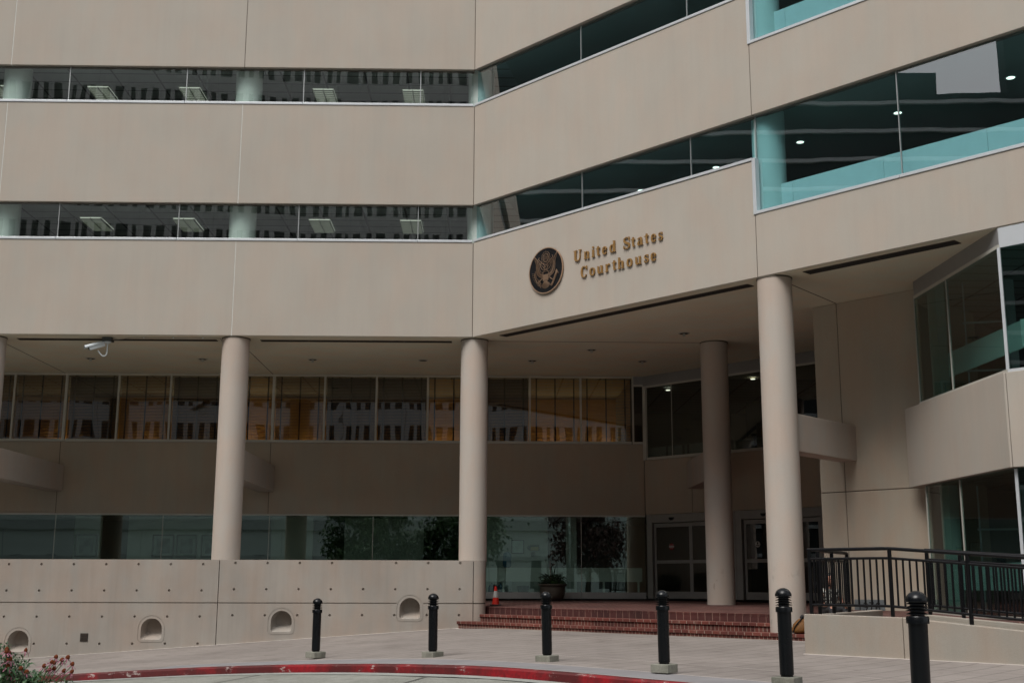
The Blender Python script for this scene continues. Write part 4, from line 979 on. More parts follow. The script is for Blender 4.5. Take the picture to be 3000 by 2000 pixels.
# ------------------------------------------------------------------ serif lettering
def ell(cx,cz,rx,rz,a0,a1,n=20): return arc(cx,cz,rx,rz,a0,a1,n)
def glyph(ch):
    # strokes in a box of unit x-height; returns list of (points,width or widths), advance width
    T=.26; th=.095
    def bowl(cx,w_,a0=0,a1=360,n=28):   # oval ring with heavy sides
        P=[];W=[]
        for k in range(n+1):
            a=R(a0+(a1-a0)*k/n); t=th+(T-th)*abs(math.cos(a))**1.3; P.append((cx+(w_/2-t/2)*math.cos(a),.5+(.5-th/2+.01)*math.sin(a))); W.append(t)
        return (P,W)
    def ser(x,z,w_=.42): return ([(x-w_/2,z),(x+w_/2,z)],.085)
    if ch=='U': return [([(.27,1.40),(.27,.55)],T),ser(.27,1.40,.52),ser(.98,1.40,.40),(catmull([(.27,.62),(.29,.25),(.45,.07),(.62,.04),(.82,.10),(.94,.32),(.98,.62)],6),[T]*8+[T*.9,T*.8]+[.13]*10+[.10]*17),([(.98,.60),(.98,1.40)],.10)],1.25
    if ch=='n': return [([(.20,.04),(.20,.95)],T),ser(.20,.045,.44),([(.02,.955),(.22,.955)],.085),(catmull([(.26,.72),(.42,.90),(.60,.93),(.72,.80),(.74,.55)],6),[.08]*8+[.12]*8+[T]*9),([(.74,.60),(.74,.04)],T),ser(.74,.045,.42)],.98
    if ch=='h': return [([(.20,.04),(.20,1.42)],T),ser(.20,.045,.44),([(.02,1.42),(.22,1.42)],.085),(catmull([(.26,.72),(.42,.90),(.60,.93),(.72,.80),(.74,.55)],6),[.08]*8+[.12]*8+[T]*9),([(.74,.60),(.74,.04)],T),ser(.74,.045,.42)],.98
    if ch=='u': return [([(.20,.96),(.20,.35)],T),([(.02,.955),(.22,.955)],.085),(catmull([(.20,.45),(.24,.17),(.38,.07),(.54,.12),(.70,.30)],6),[T]*9+[.15]*7+[.08]*9),([(.74,.98),(.74,.04)],T),([(.54,.955),(.74,.955)],.085),([(.74,.045),(.95,.045)],.085)],.98
    if ch=='i': return [([(.22,.04),(.22,.97)],T),ser(.22,.045,.44),([(.03,.955),(.22,.955)],.085),([(.22,1.16),(.22,1.40)],[.2,.2])],.44
    if ch=='t': return [([(.26,1.25),(.26,.25)],T*.9),([(-.06,.955),(.58,.955)],.10),(catmull([(.26,.32),(.30,.10),(.42,.06),(.56,.16)],6),[T*.9]*7+[.12]*6+[.07]*6)],.58
    if ch=='e': return [bowl(.40,.80,20,330),([(.12,.56),(.74,.56)],.085)],.80
    if ch=='o': return [bowl(.42,.84)],.84
    if ch=='d': return [bowl(.40,.78),([(.74,1.42),(.74,.04)],T),([(.54,1.42),(.74,1.42)],.085),([(.74,.045),(.96,.045)],.085)],.96
    if ch=='a': return [([(.60,.68),(.60,.16)],T),(catmull([(.12,.74),(.20,.90),(.38,.96),(.56,.88),(.60,.66)],6),[.2]*6+[.09]*8+[T]*11),(catmull([(.58,.56),(.34,.50),(.15,.36),(.16,.14),(.34,.07),(.58,.22)],6),[.08]*8+[T*.9]*14+[.08]*9),(catmull([(.60,.20),(.66,.05),(.82,.10)],5),[T]*4+[.08]*7)],.80
    if ch=='s': return [(catmull([(.60,.72),(.52,.92),(.32,.95),(.15,.82),(.18,.62),(.38,.50),(.58,.38),(.62,.18),(.46,.05),(.24,.06),(.12,.28)],5),[.07]*8+[.09]*6+[.14]*6+[.22]*13+[.14]*6+[.09]*12),([(.62,.98),(.62,.68)],.06),([(.10,.02),(.10,.32)],.06)],.72
    if ch=='S': return [(catmull([(.86,1.02),(.76,1.34),(.48,1.43),(.20,1.28),(.18,1.0),(.46,.76),(.80,.56),(.88,.28),(.66,.06),(.36,.05),(.12,.40)],5),[.08]*8+[.10]*6+[.17]*6+[.27]*13+[.17]*6+[.10]*12),([(.88,1.46),(.88,.98)],.07),([(.10,.0),(.10,.46)],.07)],1.0
    if ch=='C': return [([(.60+(.5-tt_/2)*math.cos(a),.73+.70*math.sin(a)) for a in[R(35+290*k/30) for k in range(31)] for tt_ in[.10+.17*abs(math.cos(a))**1.3]],[.10+.17*abs(math.cos(R(35+290*k/30)))**1.3 if 5<k<25 else .11 for k in range(31)]),([(1.0,1.48),(1.0,.98)],.08)],1.1
    if ch=='r': return [([(.22,.04),(.22,.95)],T),ser(.22,.045,.46),([(.02,.955),(.24,.955)],.085),(catmull([(.30,.66),(.40,.86),(.55,.93),(.64,.84)],5),[.08]*6+[.12]*4+[.22]*6)],.70
    return [],.5
LT_=empty('wall_lettering',FB(5.2,.02,9.3),'bronze serif letters reading United States Courthouse on the wall right of the seal','sign')
_tab1=[(860,3.80),(970,4.08),(1430,5.18),(1545,5.45),(1635,5.66),(2090,6.66)]; _tab2=[(948,4.02),(1053,4.265),(1330,4.93),(1600,5.54),(1800,6.00),(2000,6.45)]
def interp(tb,x):
    for (a,ta),(c,tc_) in zip(tb,tb[1:]):
        if x<=c: return ta+(tc_-ta)*(x-a)/(c-a)
    return tb[-1][1]
S1=[('U',860,970),('n',1003,1078),('i',1110,1150),('t',1175,1225),('e',1255,1320),('d',1355,1438),('S',1540,1635),('t',1655,1705),('a',1738,1812),('t',1845,1895),('e',1930,1998),('s',2028,2093)]
S2=[('C',948,1053),('o',1083,1157),('u',1188,1270),('r',1300,1362),('t',1400,1452),('h',1478,1565),('o',1600,1678),('u',1715,1800),('s',1836,1898),('e',1928,2003)]
for tb,S_,zb in((_tab1,S1,9.375),(_tab2,S2,8.915)):
    for ch,xa,xb in S_:
        t0,t1=interp(tb,xa),interp(tb,xb); st_,adv=glyph(ch); sx_=(t1-t0)/adv; sz=.195
        b=MB(); oo=0
        for P,W in st_:
            oo+=.0011
            if isinstance(W,list):
                while len(W)<len(P): W.append(W[-1])
                W=[q*(sx_+sz)/2 for q in W[:len(P)]]
            else: W=W*(sz if abs(P[0][1]-P[-1][1])<.02 and W<.1 else sx_)
            b.ribbon([(t0+x*sx_,zb+z*sz) for x,z in P],W,FB,.012,.040+oo)
        b.done('letter',M_gold,LT_)

# ------------------------------------------------------------------ bag, number plate, person beside the ramp
M_bag=plain('orange canvas',(.13,.055,.012),.7,0,.25,20,.3,.4)
gx,gy,gz=6.30,24.70,.482
bg_=empty('bag',(gx,gy,gz),'orange and black bag slumped on the bottom brick step beside the tall column','bag')
b=MB(); b.lathe([(.05,gz),(.17,gz+.02),(.20,gz+.08),(.17,gz+.18),(.11,gz+.27),(.05,gz+.31),(.01,gz+.32)],(gx,gy,0),18)
for v in b.bm.verts:
    k=(v.co.z-gz)/.32; v.co.x+=.07*k+random.uniform(-.01,.01); v.co.y+=random.uniform(-.01,.01)
b.done('bag_body',M_bag,bg_,smooth='all')
b=MB(); b.tube(catmull([(gx-.17,gy-.10,gz+.03),(gx-.13,gy-.13,gz+.15),(gx-.02,gy-.12,gz+.27),(gx+.06,gy-.04,gz+.34),(gx+.10,gy,gz+.30)],5),.012,8); b.done('strap',M_black,bg_,smooth=True)
b=MB(); b.lathe([(.04,gz+.27),(.055,gz+.33),(.02,gz+.37)],(gx+.05,gy-.02,0),12); b.done('flap',M_black,bg_,smooth=True)
NP=empty('cornerstone_plate',TW(1.1,.02,.97),'grey metal plate with the year 1976 at the foot of the tower wall','plaque')
b=MB(); b.fbox(TW,.75,1.49,.0,.03,.82,1.12); b.done('plate',plain('grey plate',(.17,.19,.20),.5,.3,.15,8),NP,bevel=.005)
M_num=plain('black numerals',(.008,.008,.009),.5)
def stroke(P,w_=.022): 
    global _b2,_oo
    _oo+=.0006; _b2.ribbon([(t,z) for t,z in P],w_,TW,.025,.038+_oo)
_oo=0
for ch,t0 in(('1',.86),('9',.98),('7',1.12),('6',1.28)):
    _b2=MB(); z0=.87
    if ch=='1': stroke([(t0+.03,z0),(t0+.03,z0+.19)]); stroke([(t0,z0+.15),(t0+.03,z0+.185)],.015)
    if ch=='9': stroke(arc(t0+.05,z0+.135,.042,.05,0,360,18),.018); stroke(catmull([(t0+.092,z0+.14),(t0+.08,z0+.05),(t0+.03,z0),(t0,z0+.03)],5))
    if ch=='7': stroke([(t0,z0+.185),(t0+.11,z0+.185)]); stroke(catmull([(t0+.105,z0+.185),(t0+.06,z0+.09),(t0+.045,z0)],5))
    if ch=='6': stroke(arc(t0+.05,z0+.05,.045,.048,0,360,18),.018); stroke(catmull([(t0+.005,z0+.05),(t0+.02,z0+.15),(t0+.07,z0+.19),(t0+.10,z0+.16)],5))
    _b2.done('numeral',M_num,NP)

def skin(name,mat,parent,V,E_,sub=2):
    # V: (x,y,z,r) joints, E_: edges, grown with a skin modifier and baked
    me=bpy.data.meshes.new(name); me.from_pydata([v[:3] for v in V],E_,[]); o=bpy.data.objects.new(name,me); COL.objects.link(o)
    sk=o.modifiers.new('s','SKIN'); 
    if not me.skin_vertices: 
        bm=bmesh.new(); bm.from_mesh(me); bm.verts.layers.skin.verify(); bm.to_mesh(me); bm.free()
    for i,v in enumerate(V):
        r=v[3]; me.skin_vertices[0].data[i].radius=(r,r) if not isinstance(r,tuple) else r; me.skin_vertices[0].data[i].use_root=(i==0)
    sb=o.modifiers.new('u','SUBSURF'); sb.levels=sub; sb.render_levels=sub
    bpy.context.view_layer.update(); dg=bpy.context.evaluated_depsgraph_get(); m2=bpy.data.meshes.new_from_object(o.evaluated_get(dg))
    o.modifiers.clear(); o.data=m2; bpy.data.meshes.remove(me); m2.name=name
    for p in m2.polygons: p.use_smooth=True
    m2.materials.clear(); m2.materials.append(mat); o.parent=parent; return o
M_skin=plain('skin',(.36,.17,.115),.55,0,.05,8); M_hair=plain('black hair',(.008,.006,.006),.45); M_pants=plain('black trousers',(.012,.012,.014),.8)
M_top,nt_,bs_=newmat('black and white patterned top'); n1=noise(nt_,38,2,rough=.4); nt_.links.new(ramp(nt_,n1.outputs[0],.50,.53,(.02,.02,.02),(.42,.42,.38)).outputs[0],bs_.inputs['Base Color']); bs_.inputs['Roughness'].default_value=.8
PX,PY=6.80,24.32; PZ=.83
PN=empty('person',(PX,PY,PZ),'person with dark hair in a patterned top sitting behind the ramp railing with head bowed','person',rz=R(12))
# body in the frame of the person, facing -y (to the street); seated on the plaza edge with knees up
Vb=[(0,0,.10,(.15,.12)),(0,-.02,.26,(.13,.105)),(0,-.03,.42,(.15,.11)),(0,-.03,.50,(.10,.08)),(0,-.045,.555,.048),(0,-.07,.61,.047),
 (-.17,-.03,.49,.055),(-.24,-.07,.30,.042),(-.21,-.25,.22,.034),(-.15,-.36,.23,.026),
 (.17,-.03,.49,.055),(.25,-.06,.29,.042),(.23,-.23,.20,.034),(.16,-.36,.23,.026),
 (-.11,-.06,.09,.085),(-.15,-.40,.17,.062),(-.14,-.44,-.10,.050),(-.14,-.47,-.29,.036),(-.14,-.60,-.32,.032),
 (.11,-.06,.09,.085),(.15,-.40,.17,.062),(.14,-.44,-.10,.050),(.14,-.47,-.29,.036),(.14,-.60,-.32,.032)]
Eb=[(0,1),(1,2),(2,3),(3,4),(4,5),(2,6),(6,7),(7,8),(8,9),(2,10),(10,11),(11,12),(12,13),(0,14),(14,15),(15,16),(16,17),(17,18),(0,19),(19,20),(20,21),(21,22),(22,23)]
body=skin('body',M_skin,PN,Vb,Eb)
# head with brow, nose, chin; bowed slightly forward
def sph(b,c,r,sc3=(1,1,1),n=20,tilt=0):
    c=Vector(c); 
    rings=[]
    for i in range(1,n//2):
        th=math.pi*i/(n//2); rings.append([b.bm.verts.new((c.x+r*sc3[0]*math.sin(th)*math.cos(2*math.pi*k/n),c.y+r*sc3[1]*math.sin(th)*math.sin(2*math.pi*k/n),c.z+r*sc3[2]*math.cos(th))) for k in range(n)])
    t=b.bm.verts.new((c.x,c.y,c.z+r*sc3[2])); bt=b.bm.verts.new((c.x,c.y,c.z-r*sc3[2]))
    for k in range(n): b.bm.faces.new((t,rings[0][k],rings[0][(k+1)%n])); b.bm.faces.new((bt,rings[-1][(k+1)%n],rings[-1][k]))
    for p,q in zip(rings,rings[1:]):
        for k in range(n): b.bm.faces.new((p[k],q[k],q[(k+1)%n],p[(k+1)%n]))
def pdone(b,name,mat):
    bmesh.ops.recalc_face_normals(b.bm,faces=b.bm.faces); me=bpy.data.meshes.new(name); b.bm.to_mesh(me); b.bm.free(); me.materials.append(mat)
    for p in me.polygons: p.use_smooth=True
    o=bpy.data.objects.new(name,me); COL.objects.link(o); o.parent=PN; return o
b=MB(); sph(b,(0,-.10,.72),.105,(.72,.88,1.12),24)
for v in b.bm.verts:
    dx,dy,dz=v.co.x,v.co.y+.10,v.co.z-.72
    if dy<-.03 and abs(dx)<.022 and -.05<dz<.02: v.co.y-=.018*(1-abs(dx)/.022)
    if dz<-.06: v.co.x*=.86; v.co.y-=.01
    if dy<-.05 and .0<dz<.025 and .015<abs(dx)<.055: v.co.y+=.009
    if dy<-.05 and -.068<dz<-.052 and abs(dx)<.028: v.co.y-=.005
pdone(b,'head',M_skin)
b=MB()
for s_ in(-1,1): sph(b,(s_*.031,-.176,.728),.010,(1.3,.7,.7),10)
pdone(b,'eyes',M_hair)
b=MB()
for s_ in(-1,1): sph(b,(s_*.075,-.09,.715),.022,(.35,.8,1.2),10)
pdone(b,'ears',M_skin)
b=MB(); sph(b,(0,-.125,.0),.01)
b.bm.clear(); sph(b,(0,-.075,.745),.108,(.86,.98,1.02),24)
for v in b.bm.verts:
    if v.co.y<-.12 and v.co.z<.775: v.co.y=-.10+(v.co.y+.10)*.1
    if v.co.z<.70: v.co.y+=.02; v.co.z-=.10*(1 if v.co.y>-.08 else .4)
pdone(b,'hair',M_hair)
Vt=[(0,.005,.12,(.165,.135)),(0,-.02,.27,(.145,.12)),(0,-.03,.42,(.165,.122)),(0,-.035,.505,(.085,.075)),(-.165,-.03,.495,.066),(-.215,-.05,.38,.060),(.165,-.03,.495,.066),(.22,-.05,.38,.060)]
skin('patterned_top',M_top,PN,Vt,[(0,1),(1,2),(2,3),(2,4),(4,5),(2,6),(6,7)])
Vp=[(0,.0,.09,(.16,.13)),(-.11,-.07,.09,.10),(-.15,-.40,.17,.074),(-.14,-.44,-.10,.064),(-.14,-.46,-.25,.055),(.11,-.07,.09,.10),(.15,-.40,.17,.074),(.14,-.44,-.10,.064),(.14,-.46,-.25,.055)]
skin('trousers',M_pants,PN,Vp,[(0,1),(1,2),(2,3),(3,4),(0,5),(5,6),(6,7),(7,8)])
for s_ in(-1,1):
    wx_,wy_,wz_=s_*.145,-.37,.232
    Vh=[(wx_,wy_,wz_,.024),(wx_*.86,wy_-.045,wz_+.005,(.034,.014))]; Eh=[(0,1)]
    for k in range(4):
        ox=(k-1.5)*.018; L_=(.062,.072,.068,.052)[k]; i=len(Vh)
        Vh+=[(wx_*.86+ox,wy_-.082,wz_+.004,.0095),(wx_*.8+ox,wy_-.082-L_*.55,wz_-.006,.0085),(wx_*.78+ox,wy_-.082-L_*.8,wz_-.024,.0072)]; Eh+=[(1,i),(i,i+1),(i+1,i+2)]
    i=len(Vh); Vh+=[(wx_*.86-s_*.040,wy_-.045,wz_+.004,.0105),(wx_*.7-s_*.05,wy_-.075,wz_-.004,.0085)]; Eh+=[(1,i),(i,i+1)]
    skin('hand',M_skin,PN,Vh,Eh,1)
b=MB()
for s_ in(-1,1): sph(b,(s_*.14,-.53,-.315),.05,(1,2.4,.75),14)
pdone(b,'shoes',M_black)

# ------------------------------------------------------------------ things inside the lobby
M_pf=plain('black picture frame',(.008,.008,.008),.4); M_mat_=plain('pale picture mount',(.34,.38,.36),.8)
M_pic,nt_,bs_=newmat('dark landscape print'); n1=noise(nt_,4,5); nt_.links.new(ramp(nt_,n1.outputs[0],.4,.6,(.02,.03,.03),(.20,.24,.23)).outputs[0],bs_.inputs['Base Color'])
for i,(x0,x1) in enumerate(((-13.83,-13.09),(-11.26,-10.53),(-10.46,-9.77),(-9.63,-8.9))):
    f=empty('framed_picture',((x0+x1)/2,41.08,2.6),['black framed picture alone left of the dark opening behind the lobby glass','black framed picture on the lobby wall, first of three hung in a row','black framed picture on the lobby wall, middle of three hung in a row','black framed picture on the lobby wall, partly behind the column'][i],'picture','framed pictures on the lobby wall')
    b=MB(); b.box(x0,x1,41.04,41.09,2.25,2.30); b.box(x0,x1,41.04,41.09,2.96,3.01); b.box(x0,x0+.05,41.04,41.09,2.30,2.96); b.box(x1-.05,x1,41.04,41.09,2.30,2.96); b.done('frame',M_pf,f)
    b=MB(); b.box(x0+.05,x1-.05,41.07,41.085,2.30,2.96); b.done('mount',M_mat_,f)
    b=MB(); b.box(x0+.14,x1-.14,41.062,41.068,2.38,2.88); b.done('print',M_pic,f)
f=empty('framed_poster',(1.0,40.55,2.6),'pale poster in a thin black frame above the water cooler','picture')
b=MB(); b.box(.79,1.21,40.55,40.59,2.40,2.425); b.box(.79,1.21,40.55,40.59,2.825,2.85); b.box(.79,.815,40.55,40.59,2.425,2.825); b.box(1.185,1.21,40.55,40.59,2.425,2.825); b.done('frame',M_pf,f)
b=MB(); b.box(.815,1.185,40.575,40.59,2.425,2.825); b.done('poster',plain('pale poster print',(.62,.72,.70),.6,0,.25,6),f)
f=empty('wall_notice',(1.55,40.58,2.6),'grey wall unit with a yellow window on the lobby wall beside the poster','notice')
b=MB(); b.box(1.40,1.72,40.55,40.59,2.50,2.69); b.lathe([(.085,-.02),(.085,.02)],(1.40,40.57,2.595),16,axis=(0,1,0)); b.done('unit',plain('grey unit',(.08,.08,.07),.6),f)
b=MB(); b.box(1.43,1.69,40.535,40.548,2.51,2.62); b.done('yellow_window',plain('yellow label',(.60,.46,.12),.6,0,.05),f)
f=tag(MB().box(1.44,1.56,40.55,40.59,2.30,2.46).done('wall_box',plain('dark wall box',(.05,.05,.05),.5),loc=(1.5,40.59,2.3)),'small dark box on the lobby wall under the grey unit','box')
wc=empty('water_cooler',(.63,39.6,.965),'water cooler with a big blue bottle standing inside the lobby glass','water cooler')
M_blue=plain('blue water bottle',(.01,.09,.17),.2,0,.1,5)
b=MB(); b.box(.48,.78,39.45,39.75,.965,1.92); b.done('cabinet',plain('pale cooler cabinet',(.55,.6,.6),.4),wc,bevel=.02)
b=MB(); b.lathe([(.05,1.92),(.13,1.97),(.145,2.02),(.14,2.06),(.145,2.10),(.14,2.20),(.145,2.24),(.14,2.36),(.09,2.42),(.02,2.44)],(.63,39.6,0),28); b.done('bottle',M_blue,wc,smooth=True)
for (x,y,l) in((.15,39.3,'blue water bottle standing on the lobby floor nearest the wall end'),(.42,39.35,'blue water bottle on the lobby floor beside the cooler')):
    b=MB(); b.lathe([(.13,.97),(.14,1.05),(.135,1.10),(.14,1.15),(.14,1.30),(.09,1.37),(.03,1.40),(.03,1.44)],(x,y,0),24); tag(b.done('water_bottle',M_blue,loc=(x,y,.97),smooth=True),l,'bottle','spare water bottles on the lobby floor')
b=MB(); b.lathe([(.14,.97),(.20,1.36),(.185,1.36),(.13,.99)],(1.15,39.5,0),20); tag(b.done('waste_bin',M_black,loc=(1.15,39.5,.97),smooth=True),'black waste bin behind the lobby glass between cooler and planter','bin')
# door stickers
def text_mesh(s,size,fr,t,o,z,mat,name,parent):
    cu=bpy.data.curves.new('t','FONT'); cu.body=s; cu.size=size; cu.align_x='CENTER'; cu.align_y='CENTER'; cu.extrude=.0006
    to=bpy.data.objects.new('t',cu); COL.objects.link(to); bpy.context.view_layer.update(); dg=bpy.context.evaluated_depsgraph_get()
    me=bpy.data.meshes.new_from_object(to.evaluated_get(dg)); bpy.data.objects.remove(to); bpy.data.curves.remove(cu)
    o_=ORG[parent.name]
    for v in me.vertices: v.co=Vector(fr(t+v.co.x,o+v.co.z,z+v.co.y))-o_
    me.materials.append(mat); ob=bpy.data.objects.new(name,me); COL.objects.link(ob); ob.parent=parent; return ob
M_rs=plain('red sticker',(.28,.01,.015),.5); M_ws=plain('white sticker',(.5,.5,.48),.5)
s1=empty('door_sticker',ID(1.0,.02,2.5),'round red and white DO NOT ENTER sticker on the left sliding door glass','sticker')
b=MB(); b.extr(arc(1.0,2.56,.10,.10,0,352,28),ID,-.03,-.026); b.done('disc',M_rs,s1)
b=MB(); b.fbox(ID,.90,1.10,-.026,-.024,2.535,2.585); b.done('bar',M_ws,s1)
text_mesh('DO NOT',.045,ID,1.0,-.023,2.613,M_ws,'lettering',s1); text_mesh('ENTER',.045,ID,1.0,-.023,2.507,M_ws,'lettering',s1)
s2=empty('door_sticker',ID(4.16,.02,2.5),'round white sticker with a black arrow on the right sliding door glass','sticker')
b=MB(); b.extr(arc(4.16,2.57,.085,.085,0,352,28),ID,-.03,-.026); b.done('disc',M_ws,s2)
b=MB(); b.extr([(4.145,2.565),(4.175,2.565),(4.175,2.60),(4.195,2.60),(4.16,2.645),(4.125,2.60),(4.145,2.60)],ID,-.026,-.0235); b.fbox(ID,4.10,4.22,-.026,-.0235,2.53,2.552); b.done('arrow',M_black,s2)

# ------------------------------------------------------------------ coneflowers in the foreground bed
M_stem=leafmat('stem green',(.05,.09,.03),(.09,.14,.05)); M_leafc=leafmat('coneflower leaf',(.016,.055,.018),(.05,.12,.04)); M_pet=plain('pink petal',(.26,.09,.13),.6,0,.25,30); M_cone=plain('rust seed cone',(.13,.032,.010),.8,0,.5,80,.2,.5)
def flower(px_,py_,pz_,base,parent,r=.016,tilt=None,npet=7):
    b=MB(); c=Vector((px_,py_,pz_)); bs0=Vector(base)
    mid=(c+bs0)/2+Vector((random.uniform(-.03,.03),random.uniform(-.03,.03),.03))
    P=catmull([tuple(bs0),tuple(mid),tuple(c-Vector((0,0,.004)))],5); b.tube(P,.0032,5); st_=b.done('stem',M_stem,parent)
    ax=(c-mid).normalized(); ax=(ax+Vector((0,0,.6))).normalized()
    b=MB(); b.lathe([(.002,-.006),(r*.9,-.004),(r*1.05,.004),(r*.95,.014),(r*.65,.022),(r*.2,.027)],c,14,axis=ax); h=b.done('flower_head',M_cone,parent,smooth=True)
    b=MB(); u=ax.orthogonal().normalized(); v_=ax.cross(u)
    for k in range(npet):
        if random.random()<.12: continue
        a=2*math.pi*k/npet+random.uniform(-.2,.2); d=(u*math.cos(a)+v_*math.sin(a)); dr=random.uniform(.3,1.3)
        p0=c+d*r*.8-ax*.002; p1=p0+(d*math.cos(dr*.6)-ax*math.sin(dr*.6))*.022; p2=p1+(d*math.cos(dr)-ax*math.sin(dr))*.022; s_=d.cross(ax)*.0052
        q=[b.bm.verts.new(x) for x in(p0-s_*.6,p0+s_*.6,p1+s_,p1-s_,p2+s_*.6,p2-s_*.6)]
        b.bm.faces.new((q[0],q[1],q[2],q[3])); b.bm.faces.new((q[3],q[2],q[4],q[5]))
    b.done('petals',M_pet,h)
YF=9.5
def fp(xs,ys,Y=YF):  # picked in photo pixels once, then fixed as metres
    return None
heads1=[(-3.83,1.03),(-3.79,.985),(-3.76,1.00),(-3.70,.93),(-3.66,.975),(-3.655,.945),(-3.57,.97),(-3.53,.965),(-3.545,.915),(-3.60,.90),(-3.56,.865),(-3.55,.80),(-3.50,.84),(-3.46,.815),(-3.64,.81)]
heads2=[(-3.32,.912),(-3.295,.885),(-3.245,.895),(-3.20,.915),(-3.165,.865),(-3.355,.855),(-3.34,.82),(-3.21,.82),(-3.145,.815),(-3.285,.835),(-3.32,.87)]
f1=empty('coneflower',(-3.7,9.5,-.3),'leafy clump of pink coneflowers at the bottom left edge','flowers','coneflowers in the foreground bed')
for x,z in heads1: flower(x,YF+random.uniform(-.25,.15),z,(x*.5-3.7*.5-.05,YF,.35),f1,random.uniform(.013,.018))
f2=empty('coneflower',(-3.35,9.5,-.3),'sparser leaning pink coneflowers right of the leafy clump, over the red kerb','flowers','coneflowers in the foreground bed')
for x,z in heads2: flower(x,YF+random.uniform(-.1,.1),z,(-3.50+random.uniform(-.04,.04),YF,.5),f2,random.uniform(.013,.0165))
def foliage(parent,cx,n,x0,x1,z0,ztop,name='foliage',mat=M_leafc,L=(.05,.10)):
    b=MB()
    for k in range(n):
        x=random.uniform(x0,x1); zt=ztop(x); z=random.uniform(z0,1)**.8*(zt-.2)+.2 if zt>.2 else .2
        y=YF+random.uniform(-.25,.25)
        leaf(b,(x,y,z),(random.uniform(-1,1),random.uniform(-1,1),random.uniform(-.3,1.1)),random.uniform(*L),random.uniform(.012,.024),.5)
    b.done(name,mat,parent)
foliage(f1,0,4600,-4.3,-3.42,0,lambda x:1.0-max(0,(x+3.75))*.70+.02*math.sin(x*40))
foliage(f2,0,380,-3.5,-3.12,.2,lambda x:.80-abs(x+3.4)*.35)
gr=empty('ornamental_grass',(-3.95,9.3,-.2),'long arching green grass blades leaning over the coneflowers','grass')
b=MB()
for k in range(70): az=R(random.uniform(-50,60)); blade(b,(-4.05+random.uniform(-.1,.15),9.3+random.uniform(-.15,.15),.45),az,R(random.uniform(20,70)),random.uniform(.45,.85),.011,R(random.uniform(10,50)),8)
for (az,el,L_) in((4,33,1.02),(-3,60,.75),(10,48,.7)): blade(b,(-4.02,9.25,.55),R(az),R(el),L_,.010,R(22),8)
b.done('blades',leafmat('grass blade',(.05,.10,.04),(.13,.20,.09)),gr)
b=MB(); b.box(-9,-3.3,7.5,10.1,-1.2,.20); tag(b.done('flower_bed',plain('bed soil',(.03,.022,.015),.95),bevel=.03),kind='structure')

# ------------------------------------------------------------------ buildings across the street (seen in the glass)
def facade_mat(name,base,win,px_,pw,pz_,h0,hh,axis):
    m,nt,bs=newmat(name); ge=nd(nt,'ShaderNodeNewGeometry'); sp=nd(nt,'ShaderNodeSeparateXYZ'); nt.links.new(ge.outputs['Position'],sp.inputs[0])
    def frac(src,period,lo,hi):
        a=nd(nt,'ShaderNodeMath',operation='DIVIDE'); a.inputs[1].default_value=period; nt.links.new(src,a.inputs[0])
        f=nd(nt,'ShaderNodeMath',operation='FRACT'); nt.links.new(a.outputs[0],f.inputs[0])
        g1=nd(nt,'ShaderNodeMath',operation='GREATER_THAN'); g1.inputs[1].default_value=lo; nt.links.new(f.outputs[0],g1.inputs[0])
        g2=nd(nt,'ShaderNodeMath',operation='LESS_THAN'); g2.inputs[1].default_value=hi; nt.links.new(f.outputs[0],g2.inputs[0])
        q=nd(nt,'ShaderNodeMath',operation='MULTIPLY'); nt.links.new(g1.outputs[0],q.inputs[0]); nt.links.new(g2.outputs[0],q.inputs[1]); return q.outputs[0]
    u=frac(sp.outputs[axis],px_,.25,.25+pw/px_); v=frac(sp.outputs[2],pz_,h0,h0+hh/pz_)
    q=nd(nt,'ShaderNodeMath',operation='MULTIPLY'); nt.links.new(u,q.inputs[0]); nt.links.new(v,q.inputs[1])
    j=frac(sp.outputs[axis],px_*2,.0,.012); j2=frac(sp.outputs[2],pz_/2,.0,.012); jm=nd(nt,'ShaderNodeMath',operation='MAXIMUM'); nt.links.new(j,jm.inputs[0]); nt.links.new(j2,jm.inputs[1])
    c=mixc(nt,jm.outputs[0],base,tuple(x*.4 for x in base)); c=mixc(nt,q.outputs[0],c,win)
    nt.links.new(c,bs.inputs['Base Color']); bs.inputs['Roughness'].default_value=.8; return m
ob=empty('office_tower',(0,-55,0),'tall pale tower with slot windows across the street, seen only in the window reflections','building')
M_op=facade_mat('slot window facade',(.62,.62,.60),(.03,.03,.03),1.12,.58,3.5,.50,1.75,0)
b=MB(); b.prism([(-75,-42),(-16,-50),(22,-50),(60,-60),(60,-75),(-75,-75)],7,58); b.done('wall',M_op,ob)
M_op2=facade_mat('podium facade',(.72,.76,.73),(.05,.055,.05),3.4,1.0,7.5,.10,3.2,0)
b=MB(); b.box(-70,40,-70,-44,-3,7.0); b.done('podium',M_op2,ob)
b=MB(); b.box(-70,40,-44.6,-43.6,6.4,7.4); b.box(-70,40,-44.3,-43.8,3.5,3.9); b.done('cornice',plain('pale cornice',(.5,.52,.5),.7),ob)
ob2=empty('parking_structure',(-62,10,0),'dark parking structure with pale parapet lines left of the street, seen only in reflections','building')
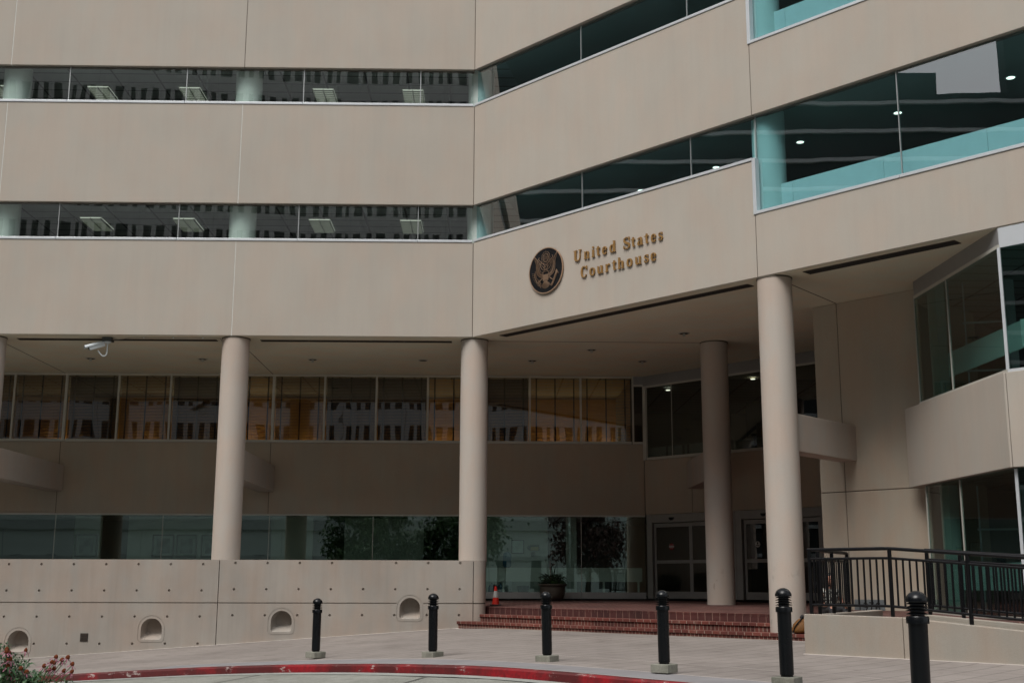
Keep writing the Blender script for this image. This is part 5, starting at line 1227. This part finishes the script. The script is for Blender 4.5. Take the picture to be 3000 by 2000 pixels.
b=MB(); b.box(-85,-62,-60,75,-3,38); b.box(-64,-62.2,5.5,75,38,60); b.box(-64,-62.2,-.8,5.5,38,42.5); b.box(-64,-62.2,-6.1,-.8,38,40.6); b.box(-64,-62.2,-60,-6.1,38,60); b.done('wall',plain('dark parking bays',(.045,.05,.05),.8,0,.3,.3),ob2)
for k in range(17):
    z=1.2+k*2.4 ; b=MB(); b.box(-62.0,-61.7,-60,75,z,z+.30); b.done('parapet_line',plain('pale parapet',(.62,.66,.66),.7) if k==0 else bpy.data.materials['pale parapet'],ob2)
def tree(x,y,h,r,label,cm,n=3800,seed=1):
    random.seed(seed); t=empty('street_tree',(x,y,g(x,y)-.1),label,'tree','trees across the street')
    b=MB(); z0=g(x,y)-.2
    b.tube([(x,y,z0),(x+.1,y,z0+h*.3),(x-.05,y+.1,z0+h*.6),(x,y,z0+h*.9)],.20,10,.05)
    ends=[]
    for k in range(14):
        a=random.uniform(0,6.28); zz=z0+h*random.uniform(.25,.75); L_=r*random.uniform(.6,1); e=(x+L_*math.cos(a),y+L_*math.sin(a),zz+random.uniform(.2,1.6)); b.tube([(x,y,zz),((x+e[0])/2,(y+e[1])/2,zz+.2),e],.06,6,.015); ends.append(e)
    b.done('trunk',plain('bark',(.07,.06,.05),.9) if 'bark' not in bpy.data.materials else bpy.data.materials['bark'],t)
    b=MB(); cl=[Vector(e)+Vector((random.uniform(-.6,.6),random.uniform(-.6,.6),random.uniform(-.3,.8))) for e in ends for _ in range(3)]+[Vector((x+random.uniform(-1,1),y+random.uniform(-1,1),z0+h*random.uniform(.6,1.05))) for _ in range(12)]
    for k in range(n):
        c=random.choice(cl); p=c+Vector((random.gauss(0,.55),random.gauss(0,.55),random.gauss(0,.42))); leaf(b,p,(random.uniform(-1,1),random.uniform(-1,1),random.uniform(-1,.4)),random.uniform(.30,.46),random.uniform(.18,.28))
    b.done('crown',cm,t)
M_tg=leafmat('tree leaves',(.03,.07,.02),(.07,.13,.035)); M_tr=leafmat('reddish tree leaves',(.06,.02,.02),(.12,.05,.04))
tree(-9,-16,8.5,3.0,'broad green street tree across the road',M_tg,7500,3)
tree(-2.2,-18,8,2.6,'green street tree nearer the middle across the road',M_tg,6500,4)
tree(7.5,-16,7,2.3,'dark reddish street tree across the road',M_tr,5000,5)
